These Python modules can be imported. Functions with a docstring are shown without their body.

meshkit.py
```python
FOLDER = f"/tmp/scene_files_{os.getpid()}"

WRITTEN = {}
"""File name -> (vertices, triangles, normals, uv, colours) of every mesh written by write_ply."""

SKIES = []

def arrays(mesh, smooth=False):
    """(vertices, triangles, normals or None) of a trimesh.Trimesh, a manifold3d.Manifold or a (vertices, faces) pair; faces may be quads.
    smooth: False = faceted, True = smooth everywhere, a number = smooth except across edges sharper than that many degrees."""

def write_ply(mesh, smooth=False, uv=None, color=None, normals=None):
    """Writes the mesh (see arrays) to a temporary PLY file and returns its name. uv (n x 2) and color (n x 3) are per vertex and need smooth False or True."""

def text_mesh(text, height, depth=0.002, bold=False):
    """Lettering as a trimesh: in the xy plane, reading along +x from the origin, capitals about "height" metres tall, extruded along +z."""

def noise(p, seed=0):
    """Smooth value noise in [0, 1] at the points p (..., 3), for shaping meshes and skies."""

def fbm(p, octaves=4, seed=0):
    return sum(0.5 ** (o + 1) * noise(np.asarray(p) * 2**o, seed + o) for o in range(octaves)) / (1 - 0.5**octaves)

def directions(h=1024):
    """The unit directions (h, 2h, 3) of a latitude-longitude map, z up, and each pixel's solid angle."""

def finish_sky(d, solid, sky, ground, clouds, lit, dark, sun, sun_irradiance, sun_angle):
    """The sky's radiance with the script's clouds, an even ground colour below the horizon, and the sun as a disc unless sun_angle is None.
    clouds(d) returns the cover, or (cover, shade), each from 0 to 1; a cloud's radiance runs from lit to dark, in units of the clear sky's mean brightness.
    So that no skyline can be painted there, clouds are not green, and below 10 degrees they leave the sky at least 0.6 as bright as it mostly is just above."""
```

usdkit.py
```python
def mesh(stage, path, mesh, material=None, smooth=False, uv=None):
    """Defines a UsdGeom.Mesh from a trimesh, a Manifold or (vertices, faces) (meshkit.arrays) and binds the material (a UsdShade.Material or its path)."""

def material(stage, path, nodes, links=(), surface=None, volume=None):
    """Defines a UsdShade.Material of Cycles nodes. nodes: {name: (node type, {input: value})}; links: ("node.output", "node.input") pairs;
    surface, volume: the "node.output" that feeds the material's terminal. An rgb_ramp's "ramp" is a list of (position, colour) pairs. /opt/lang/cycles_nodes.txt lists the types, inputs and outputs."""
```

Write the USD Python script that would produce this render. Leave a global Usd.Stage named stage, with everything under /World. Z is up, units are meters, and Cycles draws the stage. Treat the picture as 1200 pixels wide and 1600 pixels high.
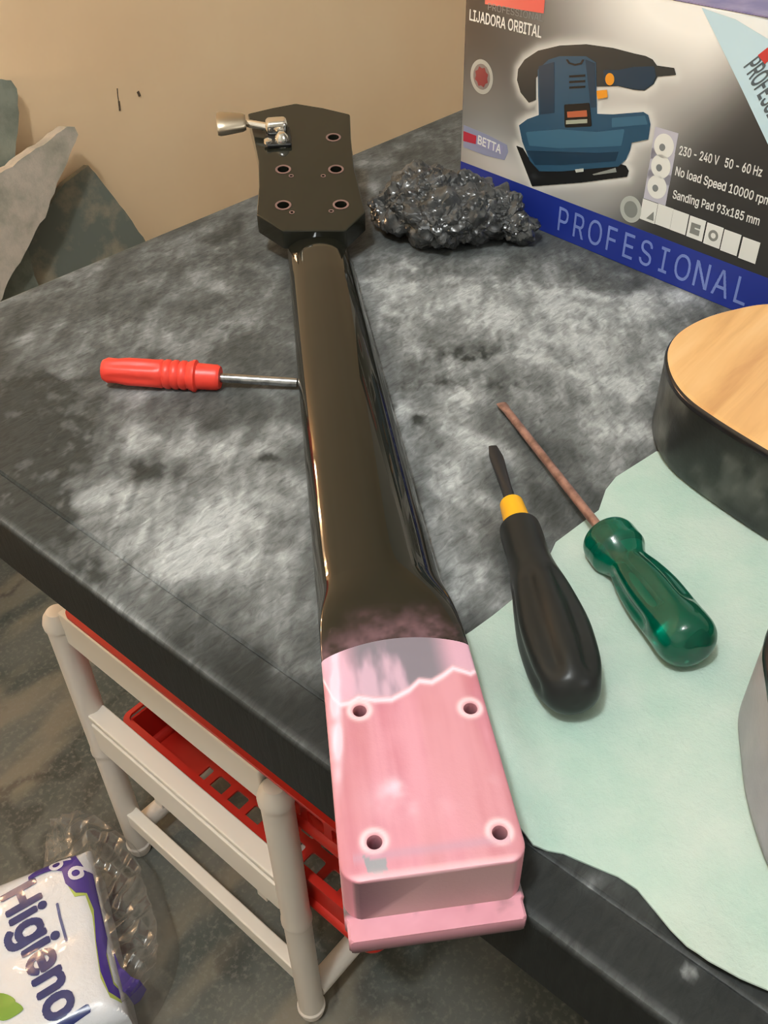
import math, numpy as np, trimesh, shapely, usdkit, meshkit
import manifold3d as m3
from shapely.geometry import Polygon, Point, LineString, box as sbox
from shapely.ops import unary_union
from pxr import Usd, UsdGeom, UsdLux, UsdShade, Gf, Sdf, Vt

stage = Usd.Stage.CreateInMemory()
UsdGeom.SetStageUpAxis(stage, "Z")
UsdGeom.Xform.Define(stage, "/World")
UsdGeom.Scope.Define(stage, "/World/Looks")
rng = np.random.default_rng(7)

# ---------------------------------------------------------------- camera, lights, exposure
T = 0.72                                   # height of the table top
F, PITCH, ROLL, YAW = 1434.46, math.radians(40.1646), math.radians(-1.4856), math.radians(41.448)   # focal length in pixels of 1200x1600
CAM = np.array([0.0, 0.0, T + 0.285])


def _frame():
    f = np.array([0, math.cos(PITCH), -math.sin(PITCH)])
    r = np.array([1.0, 0, 0])
    u = np.cross(r, f)
    r, u = math.cos(ROLL) * r + math.sin(ROLL) * u, -math.sin(ROLL) * r + math.cos(ROLL) * u
    M = np.array([[math.sin(YAW), math.cos(YAW), 0], [-math.cos(YAW), math.sin(YAW), 0], [0, 0, 1.0]])
    return M @ r, M @ u, M @ f


RIGHT, UP, FWD = _frame()
cam = UsdGeom.Camera.Define(stage, "/World/Camera")
cam.CreateHorizontalApertureAttr(36.0)
cam.CreateVerticalApertureAttr(48.0)
cam.CreateFocalLengthAttr(F * 36 / 1200)
cam.CreateClippingRangeAttr((0.02, 100.0))
cam.CreateFStopAttr(0.0)
cam.CreateExposureAttr(0.0)
cam.AddTransformOp().Set(Gf.Matrix4d(*[float(x) for x in (*RIGHT, 0, *UP, 0, *(-FWD), 0, *CAM, 1)]))


def rect_light(name, pos, target, w, h, power, color):
    L = UsdLux.RectLight.Define(stage, "/World/" + name)
    L.CreateWidthAttr(w), L.CreateHeightAttr(h), L.CreateIntensityAttr(power), L.CreateColorAttr(Gf.Vec3f(*color))
    m = Gf.Matrix4d().SetLookAt(Gf.Vec3d(*pos), Gf.Vec3d(*target), Gf.Vec3d(0, 1, 0.001)).GetInverse()
    L.AddTransformOp().Set(m)
    return L


def bulb(name, pos, r, power, color):
    L = UsdLux.SphereLight.Define(stage, "/World/" + name)
    L.CreateRadiusAttr(r), L.CreateIntensityAttr(power), L.CreateColorAttr(Gf.Vec3f(*color))
    L.AddTranslateOp().Set(Gf.Vec3d(*pos))


bulb("CeilingBulb", (-0.42, 0.12, 2.30), 0.07, 300.0, (0.93, 0.98, 1.0))                       # the room's bulb, up to the left
rect_light("AddedDaylightFill", (0.3, -2.17, 1.55), (0.3, 0.0, 1.2), 1.3, 1.1, 3.2, (0.95, 0.98, 1.0))   # fill added to lift the back wall, as if from a made-up window


# ---------------------------------------------------------------- from the photograph's directions to places in the room
def ray(px, py):
    return FWD + RIGHT * (px - 600) / F - UP * (py - 800) / F


def at(px, py, z=0.0):
    """The point at height z above the table top seen in that direction."""
    d = ray(px, py)
    return CAM + d * ((T + z - CAM[2]) / d[2])


def on(px, py, P0, n):
    d = ray(px, py)
    return CAM + d * (((P0 - CAM) @ n) / (d @ n))


# ---------------------------------------------------------------- helpers
used = {}


def numbered(parent, name):
    k = used.get((parent, name), 0)
    used[(parent, name)] = k + 1
    return f"{parent}/{name}" if k == 0 else f"{parent}/{name}_{k:03d}"


where = {}


def tag(p, label=None, cat=None, group=None, kind=None):
    for k, v in (("label", label), ("category", cat), ("group", group), ("kind", kind)):
        if v:
            p.SetCustomDataByKey(k, v)
    return p


def thing(name, label, cat, loc, group=None, kind=None):
    path = numbered("/World", name)
    x = UsdGeom.Xform.Define(stage, path)
    x.AddTranslateOp().Set(Gf.Vec3d(*map(float, loc)))
    where[path] = np.array(loc, float)
    tag(x.GetPrim(), label, cat, group, kind)
    return path


def obj(name, mesh, m, parent="/World", smooth=30, tint=None, label=None, **kw):
    """ONE mesh prim in world coordinates, under parent. tint(points, normals) gives each vertex a linear colour, read as the attribute tint."""
    path = numbered(parent, name)
    v, f, n = meshkit.arrays(mesh, smooth)
    off = where.get(parent, np.zeros(3))
    where[path] = off
    g = usdkit.mesh(stage, path, (v - off, f), m)
    if n is not None:
        g.CreateNormalsAttr(Vt.Vec3fArray.FromNumpy(n.astype(np.float32)))
        g.SetNormalsInterpolation("vertex")
    if tint is not None:
        c = np.clip(tint(v, n), 0, 1).astype(np.float32)
        UsdGeom.PrimvarsAPI(g).CreatePrimvar("tint", Sdf.ValueTypeNames.Color3fArray, "vertex").Set(Vt.Vec3fArray.FromNumpy(c))
    tag(g.GetPrim(), label, **kw)
    return path


def lin(*c):
    c = np.array(c, float) / 255
    return np.where(c <= 0.04045, c / 12.92, ((c + 0.055) / 1.055) ** 2.4)


def mat(name, color=(0.5, 0.5, 0.5), rough=0.5, metal=0.0, attr=False, bump=None, var=None, extra=None, rvar=None):
    """var = (scale, amount, second colour): noise between two colours; bump = (scale, distance)."""
    path = "/World/Looks/" + name
    nodes = {"p": ("principled_bsdf", {"base_color": tuple(color), "roughness": rough, "metallic": metal, **(extra or {})})}
    links = []
    nodes["tc"] = ("geometry", {})
    if attr:
        nodes["a"] = ("attribute", {"attribute": "tint"})
        src = "a.color"
    else:
        src = None
    if var:
        s, lo, hi, c2 = var
        nodes["n"] = ("noise_texture", {"scale": s, "detail": 6.0, "roughness": 0.6})
        nodes["r"] = ("map_range", {"from_min": lo, "from_max": hi, "clamp": True})
        links += [("tc.position", "n.vector"), ("n.fac", "r.value")]
        nodes["m"] = ("mix_color", {"a": tuple(color), "b": tuple(c2)})
        links += [("r.result", "m.fac")]
        if src:
            links += [(src, "m.a")]
        src = "m.result"
    if src:
        links.append((src, "p.base_color"))
    if bump:
        nodes["bn"] = ("noise_texture", {"scale": bump[0], "detail": 5.0, "roughness": 0.6})
        nodes["b"] = ("bump", {"distance": bump[1], "strength": 1.0})
        links += [("tc.position", "bn.vector"), ("bn.fac", "b.height"), ("b.normal", "p.normal")]
    if rvar:
        nodes["rn"] = ("noise_texture", {"scale": rvar[0], "detail": 4.0})
        nodes["rr"] = ("map_range", {"from_min": 0.35, "from_max": 0.65, "to_min": rvar[1], "to_max": rvar[2], "clamp": True})
        links += [("tc.position", "rn.vector"), ("rn.fac", "rr.value"), ("rr.result", "p.roughness")]
    return usdkit.material(stage, path, nodes, links, surface="p.BSDF")


def mfold(mesh):
    mesh = mesh if isinstance(mesh, trimesh.Trimesh) else trimesh.Trimesh(*mesh, process=False)
    return m3.Manifold(m3.Mesh(np.asarray(mesh.vertices, np.float32), np.asarray(mesh.faces, np.uint32)))


def tri(man):
    m = man.to_mesh()
    return trimesh.Trimesh(np.array(m.vert_properties[:, :3], float), np.array(m.tri_verts), process=False)


def cat(*ms):
    return trimesh.util.concatenate([m if isinstance(m, trimesh.Trimesh) else tri(m) for m in ms])


def frame(o, z, x=None):
    z = np.array(z, float) / np.linalg.norm(z)
    x = np.array(x if x is not None else ((1, 0, 0) if abs(z[0]) < 0.9 else (0, 1, 0)), float)
    x = x - z * (x @ z)
    x /= np.linalg.norm(x)
    M = np.eye(4)
    M[:3, 0], M[:3, 1], M[:3, 2], M[:3, 3] = x, np.cross(z, x), z, o
    return M


def put(mesh, M):
    mesh = mesh.copy() if isinstance(mesh, trimesh.Trimesh) else tri(mesh)
    mesh.apply_transform(M)
    return mesh


def rbox(lo, hi, r, seg=12):
    lo, hi = np.array(lo, float), np.array(hi, float)
    s = m3.Manifold.sphere(r, seg)
    pts = [s.translate([(lo[0] + r, hi[0] - r)[i], (lo[1] + r, hi[1] - r)[j], (lo[2] + r, hi[2] - r)[k]]) for i in (0, 1) for j in (0, 1) for k in (0, 1)]
    return tri(m3.Manifold.batch_hull(pts))


def lathe(prof, seg=48):
    """prof: (radius, height) from bottom to top, starting and ending on the axis."""
    return trimesh.creation.revolve(np.array(prof, float), sections=seg)


def smoothline(pts, n, closed=False):
    """Catmull-Rom through the points."""
    p = np.array(pts, float)
    q = np.vstack([p[-1:], p, p[:2]]) if closed else np.vstack([2 * p[:1] - p[1:2], p, 2 * p[-1:] - p[-2:-1]])
    out = []
    for i in range(len(p) - (0 if closed else 1)):
        a, b, c, d = q[i : i + 4]
        t = np.linspace(0, 1, n, endpoint=False)[:, None]
        out.append(0.5 * (2 * b + (c - a) * t + (2 * a - 5 * b + 4 * c - d) * t**2 + (3 * b - a - 3 * c + d) * t**3))
    r = np.vstack(out)
    return r if closed else np.vstack([r, p[-1:]])


def extr(poly, depth):
    geoms = getattr(poly, "geoms", [poly])
    return trimesh.util.concatenate([trimesh.creation.extrude_polygon(g, depth, engine="earcut") for g in geoms if g.area > 0])


def tube(pts, r, seg=14):
    """A round rod through the points, closed at both ends."""
    P = np.array(pts, float)
    r = np.broadcast_to(r, (len(P),))
    t = np.gradient(P, axis=0)
    t /= np.linalg.norm(t, axis=1, keepdims=True)
    ref = np.array([0, 0, 1.0]) if abs(t[0][2]) < 0.9 else np.array([1.0, 0, 0])
    V, a = [], np.arange(seg) * 2 * np.pi / seg
    for i in range(len(P)):
        x = np.cross(t[i], ref)
        x /= np.linalg.norm(x)
        y = np.cross(t[i], x)
        V.append(P[i] + r[i] * (np.cos(a)[:, None] * x + np.sin(a)[:, None] * y))
    V = np.vstack(V + [P[:1], P[-1:]])
    f, n = [], len(P)
    for i in range(n - 1):
        for j in range(seg):
            k = (j + 1) % seg
            f += [[i * seg + j, (i + 1) * seg + k, i * seg + k], [i * seg + j, (i + 1) * seg + j, (i + 1) * seg + k]]
    for j in range(seg):
        k = (j + 1) % seg
        f += [[n * seg, j, k], [n * seg + 1, (n - 1) * seg + k, (n - 1) * seg + j]]
    m = trimesh.Trimesh(V, f, process=False)
    if m.volume < 0:
        m.invert()
    return m


def loft(rings):
    """Closed rings of equal length, joined and capped."""
    R = np.array(rings, float)
    n, k = R.shape[:2]
    V = np.vstack([R.reshape(-1, 3), R[0].mean(0)[None], R[-1].mean(0)[None]])
    i, j = np.meshgrid(np.arange(n - 1), np.arange(k), indexing="ij")
    j2 = (j + 1) % k
    q = np.stack([i * k + j, i * k + j2, (i + 1) * k + j2, (i + 1) * k + j], -1).reshape(-1, 4)
    f = np.vstack([q[:, [0, 1, 2]], q[:, [0, 2, 3]]])
    a = np.arange(k)
    b = (a + 1) % k
    f = np.vstack([f, np.stack([np.full(k, n * k), b, a], 1), np.stack([np.full(k, n * k + 1), (n - 1) * k + a, (n - 1) * k + b], 1)])
    m = trimesh.Trimesh(V, f, process=False)
    if m.volume < 0:
        m.invert()
    return m


def grid(xs, ys, zfun):
    """A height field over the grid xs, ys."""
    X, Y = np.meshgrid(xs, ys, indexing="ij")
    Z = zfun(X, Y)
    V = np.stack([X, Y, Z], -1).reshape(-1, 3)
    n, k = len(xs), len(ys)
    i, j = np.meshgrid(np.arange(n - 1), np.arange(k - 1), indexing="ij")
    q = np.stack([i * k + j, (i + 1) * k + j, (i + 1) * k + j + 1, i * k + j + 1], -1).reshape(-1, 4)
    return trimesh.Trimesh(V, np.vstack([q[:, [0, 1, 2]], q[:, [0, 2, 3]]]), process=False)


fbm = meshkit.fbm


def mixc(a, b, w):
    w = np.asarray(w)[..., None]
    return np.asarray(a) * (1 - w) + np.asarray(b) * w


def sstep(a, b, x):
    t = np.clip((x - a) / (b - a), 0, 1)
    return t * t * (3 - 2 * t)


# ---------------------------------------------------------------- materials
M_wall = mat("cream_plaster", lin(250, 218, 176), 0.75, var=(2.2, 0.35, 0.75, lin(242, 204, 160)), bump=(30, 0.0005))
M_pale_wall = mat("pale_plaster", lin(222, 220, 212), 0.8)
M_white = mat("ceiling_paint", lin(232, 230, 224), 0.8)
M_floor = mat("floor_concrete", (0.1, 0.1, 0.1), 0.62, attr=True, var=(150, 0.5, 0.85, lin(120, 118, 108)), bump=(120, 0.0004))
M_table = usdkit.material(stage, "/World/Looks/dusty_slate", {
    "g": ("geometry", {}), "a": ("attribute", {"attribute": "tint"}),
    "mp": ("mapping", {"rotation": (0, 0, math.radians(-37)), "scale": (110, 330, 60)}), "n": ("noise_texture", {"scale": 1.0, "detail": 7.0, "roughness": 0.65, "distortion": 0.8}),
    "r": ("rgb_ramp", {"ramp": [(0.28, (0.16, 0.16, 0.16)), (0.5, (0.47, 0.47, 0.47)), (0.62, (0.6, 0.6, 0.6)), (0.78, (0.92, 0.92, 0.92))]}),
    "o": ("mix_color", {"blend_type": "overlay", "fac": 0.75}),
    "n2": ("noise_texture", {"scale": 620.0, "detail": 3.0}), "b": ("bump", {"distance": 0.0003}), "p": ("principled_bsdf", {"roughness": 0.62, "specular_ior_level": 0.35})},
    [("g.position", "mp.vector"), ("mp.vector", "n.vector"), ("n.fac", "r.fac"), ("a.color", "o.a"), ("r.color", "o.b"), ("o.result", "p.base_color"), ("g.position", "n2.vector"), ("n.fac", "b.height"), ("b.normal", "p.normal")], surface="p.BSDF")
M_neck = mat("black_lacquer", (0.01, 0.01, 0.01), 0.045, attr=True, extra={"specular_ior_level": 0.42})
M_heel = mat("primer_pink", (0.8, 0.4, 0.5), 0.5, attr=True, bump=(700, 0.00008))
M_fret = mat("fretboard_finish", (0.02, 0.02, 0.02), 0.4, attr=True)
M_chrome = mat("chrome", (0.82, 0.8, 0.76), 0.12, 1.0)
M_satin = mat("tan_satin_chrome", (0.55, 0.47, 0.36), 0.32, 1.0)  # satin chrome with the wall's tan reflection put into its colour
M_rim = mat("bare_wood_rim", lin(122, 92, 84), 0.6)
M_darkmetal = mat("dark_metal", (0.03, 0.03, 0.03), 0.35, 0.6)


# ---------------------------------------------------------------- the room
X0, X1, Y0, Y1, HC = -1.7, 2.3, -2.2, 1.22, 2.5


def slab(name, lo, hi, m, label, c, tint=None):
    obj(name, trimesh.creation.box(bounds=[lo, hi]), m, smooth=False, tint=tint, label=label, cat=c, kind="structure")


def floor_tint(v, n):
    p = np.stack([v[:, 0], v[:, 1], 0 * v[:, 0]], 1)
    a = fbm(p * 9, 5, 3)
    b = fbm(p * np.array([5, 16, 1]) + 7, 5, 11)
    c = mixc(lin(62, 68, 63), lin(88, 90, 84), sstep(0.3, 0.7, a))
    c = mixc(c, lin(128, 118, 100), sstep(0.56, 0.72, b) * 0.6)
    c = mixc(c, lin(40, 42, 38), sstep(0.62, 0.8, fbm(p * 14 + 31, 4, 5)) * 0.6)
    r = np.abs(fbm(p * 4 + 3, 4, 21) - 0.5)                           # fine cracks
    return mixc(c, lin(30, 30, 27), sstep(0.012, 0.003, r) * 0.55)


fx = np.unique(np.r_[X0, np.linspace(-1.0, 0.0, 60), np.linspace(0, 0.7, 180), X1])
fy = np.unique(np.r_[Y0, np.linspace(-0.6, 0.1, 60), np.linspace(0.1, Y1, 220)])
obj("floor", grid(fx, fy, lambda X, Y: 0 * X), M_floor, smooth=False, tint=floor_tint, label="dark grey green concrete floor with worn beige patches and cracks", cat="floor", kind="structure")


def wall_relief(X, Z):
    p = np.stack([X * 3, Z * 3, 0 * X], -1)
    return 0.004 * (fbm(p, 4, 9) - 0.5)


wx, wz = np.linspace(X0, X1, 160), np.linspace(0, HC, 100)
w = grid(wx, wz, wall_relief)
w.vertices = np.stack([w.vertices[:, 0], Y1 + 0.0 * w.vertices[:, 2] - w.vertices[:, 2], w.vertices[:, 1]], 1)
obj("wall_back", w, M_wall, smooth=True, label="cream plastered wall behind the work table", cat="wall", kind="structure")
slab("wall_left", (X0 - 0.1, Y0, 0), (X0, Y1 + 0.1, HC), M_pale_wall, "pale plastered wall to the left of the table", "wall")
slab("wall_right", (X1, Y0, 0), (X1 + 0.1, Y1 + 0.1, HC), M_pale_wall, "pale plastered wall to the right of the table", "wall")
slab("wall_front", (X0, Y0 - 0.1, 0), (X1, Y0, HC), M_pale_wall, "pale plastered wall behind the viewer", "wall")
slab("ceiling", (X0, Y0, HC), (X1, Y1 + 0.1, HC + 0.1), M_white, "pale ceiling over the workshop", "ceiling")


M_frame = mat("pale_frame_paint", lin(228, 222, 208), 0.5)
added_win = thing("window_1", "added white framed window behind the viewer, made up for the daylight fill", "window", (0.3, Y0, 1.0), kind="structure")  # unseen window, added to give the daylight fill a frame
for a_, b_ in (((-0.40, 0.96), (1.00, 1.0)), ((-0.40, 2.1), (1.0, 2.14))):
    obj("frame", trimesh.creation.box(bounds=[(a_[0], Y0, a_[1]), (b_[0], Y0 + 0.05, b_[1])]), M_frame, added_win, smooth=False)
for x_ in (-0.39, 0.99):
    obj("frame", trimesh.creation.box(bounds=[(x_ - 0.02, Y0, 1.0), (x_ + 0.02, Y0 + 0.05, 2.1)]), M_frame, added_win, smooth=False)
# a small warm lamp of four short tubes low on the wall, beyond the picture's left edge; the neck's lacquer mirrors it
M_warm = usdkit.material(stage, "/World/Looks/warm_tube", {"e": ("emission", {"color": (1.0, 0.62, 0.34), "strength": 90.0})}, surface="e.emission")
LX, LZ = 0.21, T + 0.02
wl = thing("wall_lamp", "small wall lamp of four upright warm tubes to the left of the boards", "lamp", (LX, Y1, LZ))
obj("back_plate", rbox((LX - 0.14, Y1 - 0.02, LZ - 0.05), (LX + 0.14, Y1 - 0.003, LZ + 0.05), 0.005), M_frame, wl)
for xa in (-0.125, -0.055, 0.055, 0.12):
    obj("lamp_tube", tube([(LX + xa, Y1 - 0.04, LZ - 0.035), (LX + xa, Y1 - 0.04, LZ), (LX + xa, Y1 - 0.04, LZ + 0.035)], 0.008, 16), M_warm, wl)
# marks in the plaster
M_mark = mat("plaster_mark", lin(96, 78, 60), 0.8)
for pts_, r_ in (([(183, 138), (184, 150), (185.5, 160)], 0.0008), ([(185.5, 158), (186.5, 166), (187, 173)], 0.0016), ([(215, 143), (217, 147), (218, 150)], 0.0022)):
    obj("crack", tube([on(x_, y_, np.array([0, Y1 - 0.0005, 0]), np.array([0, 1.0, 0])) for x_, y_ in pts_], r_, 6), M_mark, "/World/wall_back")


# ---------------------------------------------------------------- the table
EX, EY, TH, GX = 0.131, 0.569, 0.035, 0.1526                          # its end edge, back edge, thickness and the scored line along the end
TX1, TY0 = 1.25, -0.75


def rim_profile(e, sign):
    d = np.array([0, 0, 0.0005, 0.0013, 0.0025, 0.004])
    z = np.array([-TH, -0.004, -0.0022, -0.001, -0.0003, 0.0])
    return e + sign * d, z


ax_, az_ = rim_profile(EX, 1)
bx_, bz_ = rim_profile(TX1, -1)
gx = GX + np.array([-0.0011, -0.0006, 0, 0.0006, 0.0011])
inner = np.unique(np.r_[np.linspace(0.137, 0.151, 8), np.linspace(0.1545, 0.72, 270), np.linspace(0.73, 1.22, 50)])
txs = np.r_[ax_, inner[inner < GX], gx, inner[inner > GX], bx_[::-1]]
tzx = np.r_[az_, np.zeros((inner < GX).sum()), [0, -0.0008, -0.0011, -0.0008, 0], np.zeros((inner > GX).sum()), bz_[::-1]]
cy_, cz_ = rim_profile(TY0, 1)
dy_, dz_ = rim_profile(EY, -1)
iny = np.unique(np.r_[np.linspace(-0.7, -0.1, 60), np.linspace(-0.1, 0.56, 330)])
tys = np.r_[cy_, iny, dy_[::-1]]
tzy = np.r_[cz_, np.zeros(len(iny)), dz_[::-1]]
top = grid(txs, tys, lambda X, Y: np.broadcast_to(T + np.minimum(tzx[:, None], tzy[None, :]), X.shape))
under = trimesh.Trimesh([[EX, TY0, T - TH], [TX1, TY0, T - TH], [TX1, EY, T - TH], [EX, EY, T - TH]], [[0, 2, 1], [0, 3, 2]], process=False)
tabletop = trimesh.util.concatenate([top, under])

# settled dust: patches (centre and radii as seen), each a broken-up drift on the slate
PATCH = [  # px, py, rx, ry, amount
    (300, 830, 150, 110, 0.62), (200, 760, 90, 60, 0.35), (330, 690, 80, 26, 0.5), (345, 840, 40, 70, 0.4), (430, 960, 60, 90, 0.4), (230, 870, 90, 50, 0.35),
    (180, 620, 60, 30, 0.2), (400, 690, 70, 50, 0.2), (450, 780, 30, 60, 0.25), (420, 1080, 90, 60, 0.22), (320, 980, 80, 50, 0.15),
    (800, 520, 150, 40, 0.5), (930, 540, 130, 60, 0.5), (700, 470, 110, 40, 0.4), (660, 610, 60, 70, 0.4), (700, 740, 60, 110, 0.4), (1000, 480, 90, 30, 0.4),
    (780, 450, 160, 40, 0.4), (900, 620, 110, 60, 0.38), (960, 680, 80, 60, 0.33), (720, 900, 50, 80, 0.3), (640, 420, 60, 30, 0.3), (250, 520, 160, 40, 0.12), (300, 450, 180, 40, 0.1),
    (560, 300, 200, 60, 0.12), (100, 530, 110, 30, 0.1), (960, 580, 60, 14, 0.3), (860, 520, 40, 14, 0.3), (1010, 500, 40, 10, 0.35),
]
DARK = [(40, 690, 70, 70, 0.6), (30, 800, 90, 60, 0.5), (65, 600, 50, 16, 0.4), (735, 562, 22, 6, 0.6), (650, 648, 10, 14, 0.65), (420, 718, 16, 8, 0.6), (615, 625, 10, 12, 0.6),
        (720, 560, 60, 12, 0.3), (230, 730, 50, 20, 0.25), (150, 900, 60, 30, 0.4), (520, 1150, 50, 60, 0.2), (70, 590, 20, 8, 0.5), (60, 612, 14, 6, 0.5), (700, 600, 120, 10, 0.25)]


def blob(P, px, py, rx, ry):
    c, ex, ey = at(px, py)[:2], at(px + rx, py)[:2], at(px, py + ry)[:2]
    A = np.linalg.inv(np.stack([ex - c, ey - c], 1))
    q = (P - c) @ A.T
    return np.exp(-(q**2).sum(1))


def table_tint(v, n):
    P = v[:, :2]
    p3 = np.stack([P[:, 0], P[:, 1], 0 * P[:, 0]], 1)
    warp = np.stack([fbm(p3 * 22, 4, 1) - 0.5, fbm(p3 * 22 + 9, 4, 2) - 0.5], 1) * 0.05
    Q = P + warp
    d = np.zeros(len(P))
    for b in PATCH:
        d += b[4] * blob(Q, *b[:4])
    # grain runs diagonally across the top
    R = np.stack([P[:, 0] * 0.8 + P[:, 1] * 0.6, -P[:, 0] * 0.6 + P[:, 1] * 0.8, 0 * P[:, 0]], 1) * np.array([22, 85, 1])
    s1, s2 = fbm(R + warp[:, :1] * 30, 5, 4), fbm(p3 * 55 + 3, 5, 6)
    s3 = fbm(p3 * 160, 4, 8)
    d = d * (0.62 + 0.72 * sstep(0.3, 0.72, 0.5 * s1 + 0.5 * s2)) + 0.11 + 0.26 * (s1 - 0.5) + 0.2 * (s2 - 0.5)
    s4 = fbm(R * 3.1 + 7, 4, 15)
    d += (0.5 * sstep(0.58, 0.72, s2) + 0.35 * sstep(0.6, 0.72, s3) + 0.45 * sstep(0.56, 0.72, s4) - 0.25 * sstep(0.45, 0.3, s4)) * np.clip(d, 0, 1)
    for b in DARK:
        d -= b[4] * blob(P + 0.35 * warp, *b[:4]) * (0.2 + 1.6 * sstep(0.3, 0.7, s3)) * (0.6 + 0.8 * s1)
    d *= 1 - (0.9 - 0.75 * sstep(0.16, 0.34, P[:, 1])) * sstep(GX + 0.03 + 0.5 * warp[:, 0], GX - 0.012 + 0.5 * warp[:, 1], P[:, 0])
    line = np.exp(-(((P[:, 0] - GX) / 0.0009) ** 2)) * sstep(0.11, 0.05, P[:, 1])
    edge = np.exp(-(((P[:, 0] - EX - 0.0012) / 0.0014) ** 2)) * sstep(T - 0.008, T - 0.002, v[:, 2]) * (0.3 + s2)
    for b in ((1077, 1521, 11, 9, 0.7), (922, 1376, 14, 9, 0.3)):           # chips of plaster dust on the scored strip
        d += b[4] * blob(P + 0.1 * warp, *b[:4])
    d = np.clip(d, 0.02, 1) + 0.22 * line + 0.25 * edge
    side = sstep(T - 0.0012, T - 0.0028, v[:, 2])
    c = mixc(lin(42, 46, 44), lin(170, 173, 173), np.clip(d, 0, 1))
    strip = sstep(GX + 0.012, GX - 0.004, P[:, 0]) * sstep(0.30, 0.14, P[:, 1])   # bare slate along the end, wiped clean
    c = mixc(c, c * 0.45, strip * sstep(0.5, 0.2, d))
    c = mixc(c, lin(20, 23, 22), side)
    return c


table = thing("work_table", "dark slate topped work table covered with pale sanding dust", "table", (0.69, -0.09, 0))
obj("tabletop", tabletop, M_table, table, smooth=25, tint=table_tint)
M_leg = mat("table_leg_wood", lin(60, 52, 44), 0.6)
for lx in (0.62, 1.19):
    for ly in (-0.66, 0.48):
        obj("leg", trimesh.creation.box(bounds=[(lx - 0.03, ly - 0.03, 0), (lx + 0.03, ly + 0.03, T - TH)]), M_leg, table, smooth=False)
for ly in (-0.66, 0.48):
    obj("apron", trimesh.creation.box(bounds=[(0.65, ly - 0.012, T - TH - 0.08), (1.16, ly + 0.012, T - TH)]), M_leg, table, smooth=False)


# ---------------------------------------------------------------- the guitar neck, lying on its fretboard with the heel past the table's end
NB = np.array([0.1115, 0.0815, T])
NA = np.array([math.cos(math.radians(48.0)), math.sin(math.radians(48.0)), 0])
NL = np.array([-NA[1], NA[0], 0])
NZ = np.array([0, 0, 1.0])


def nk(s, t, z):
    return NB + np.multiply.outer(s, NA) + np.multiply.outer(t, NL) + np.multiply.outer(z, NZ)


def st(P):
    d = np.asarray(P) - NB
    return d @ NA, d @ NL


FB = 0.0072                                                           # fretboard thickness


def half_width(s):
    return np.interp(s, [0, 0.09, 0.477, 0.52], [0.0283, 0.0272, 0.0212, 0.0205])


def neck_ring(s, N=150):
    w = half_width(s)
    r = 0.007
    if s < r:
        w = w - r + math.sqrt(max(r * r - (r - s) ** 2, 0))
    k = sstep(0.084, 0.155, s)                                        # 0 = heel block, 1 = rounded neck
    ztop = np.interp(s, [0, 0.088, 0.104, 0.135, 0.42, 0.455, 0.485, 0.52], [0.0302, 0.0302, 0.0294, 0.0285, 0.0255, 0.0245, 0.020, 0.017])
    zs = FB + (1 - k) * 0.0185 + k * 0.0025
    n = 2.0 + 7 * (1 - k) ** 2.5
    tt = np.cos(np.linspace(0, np.pi, N))
    zz = np.maximum(1 - np.abs(tt) ** n, 0) ** (1 / n)
    up = np.stack([tt * w, zs + zz * (ztop - zs)], 1)
    ring = np.vstack([[[w, FB]], up, [[-w, FB]], np.stack([np.linspace(-w, w, 12)[1:-1], np.full(10, FB)], 1)])
    return nk(np.full(len(ring), s), ring[:, 0], ring[:, 1])


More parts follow.
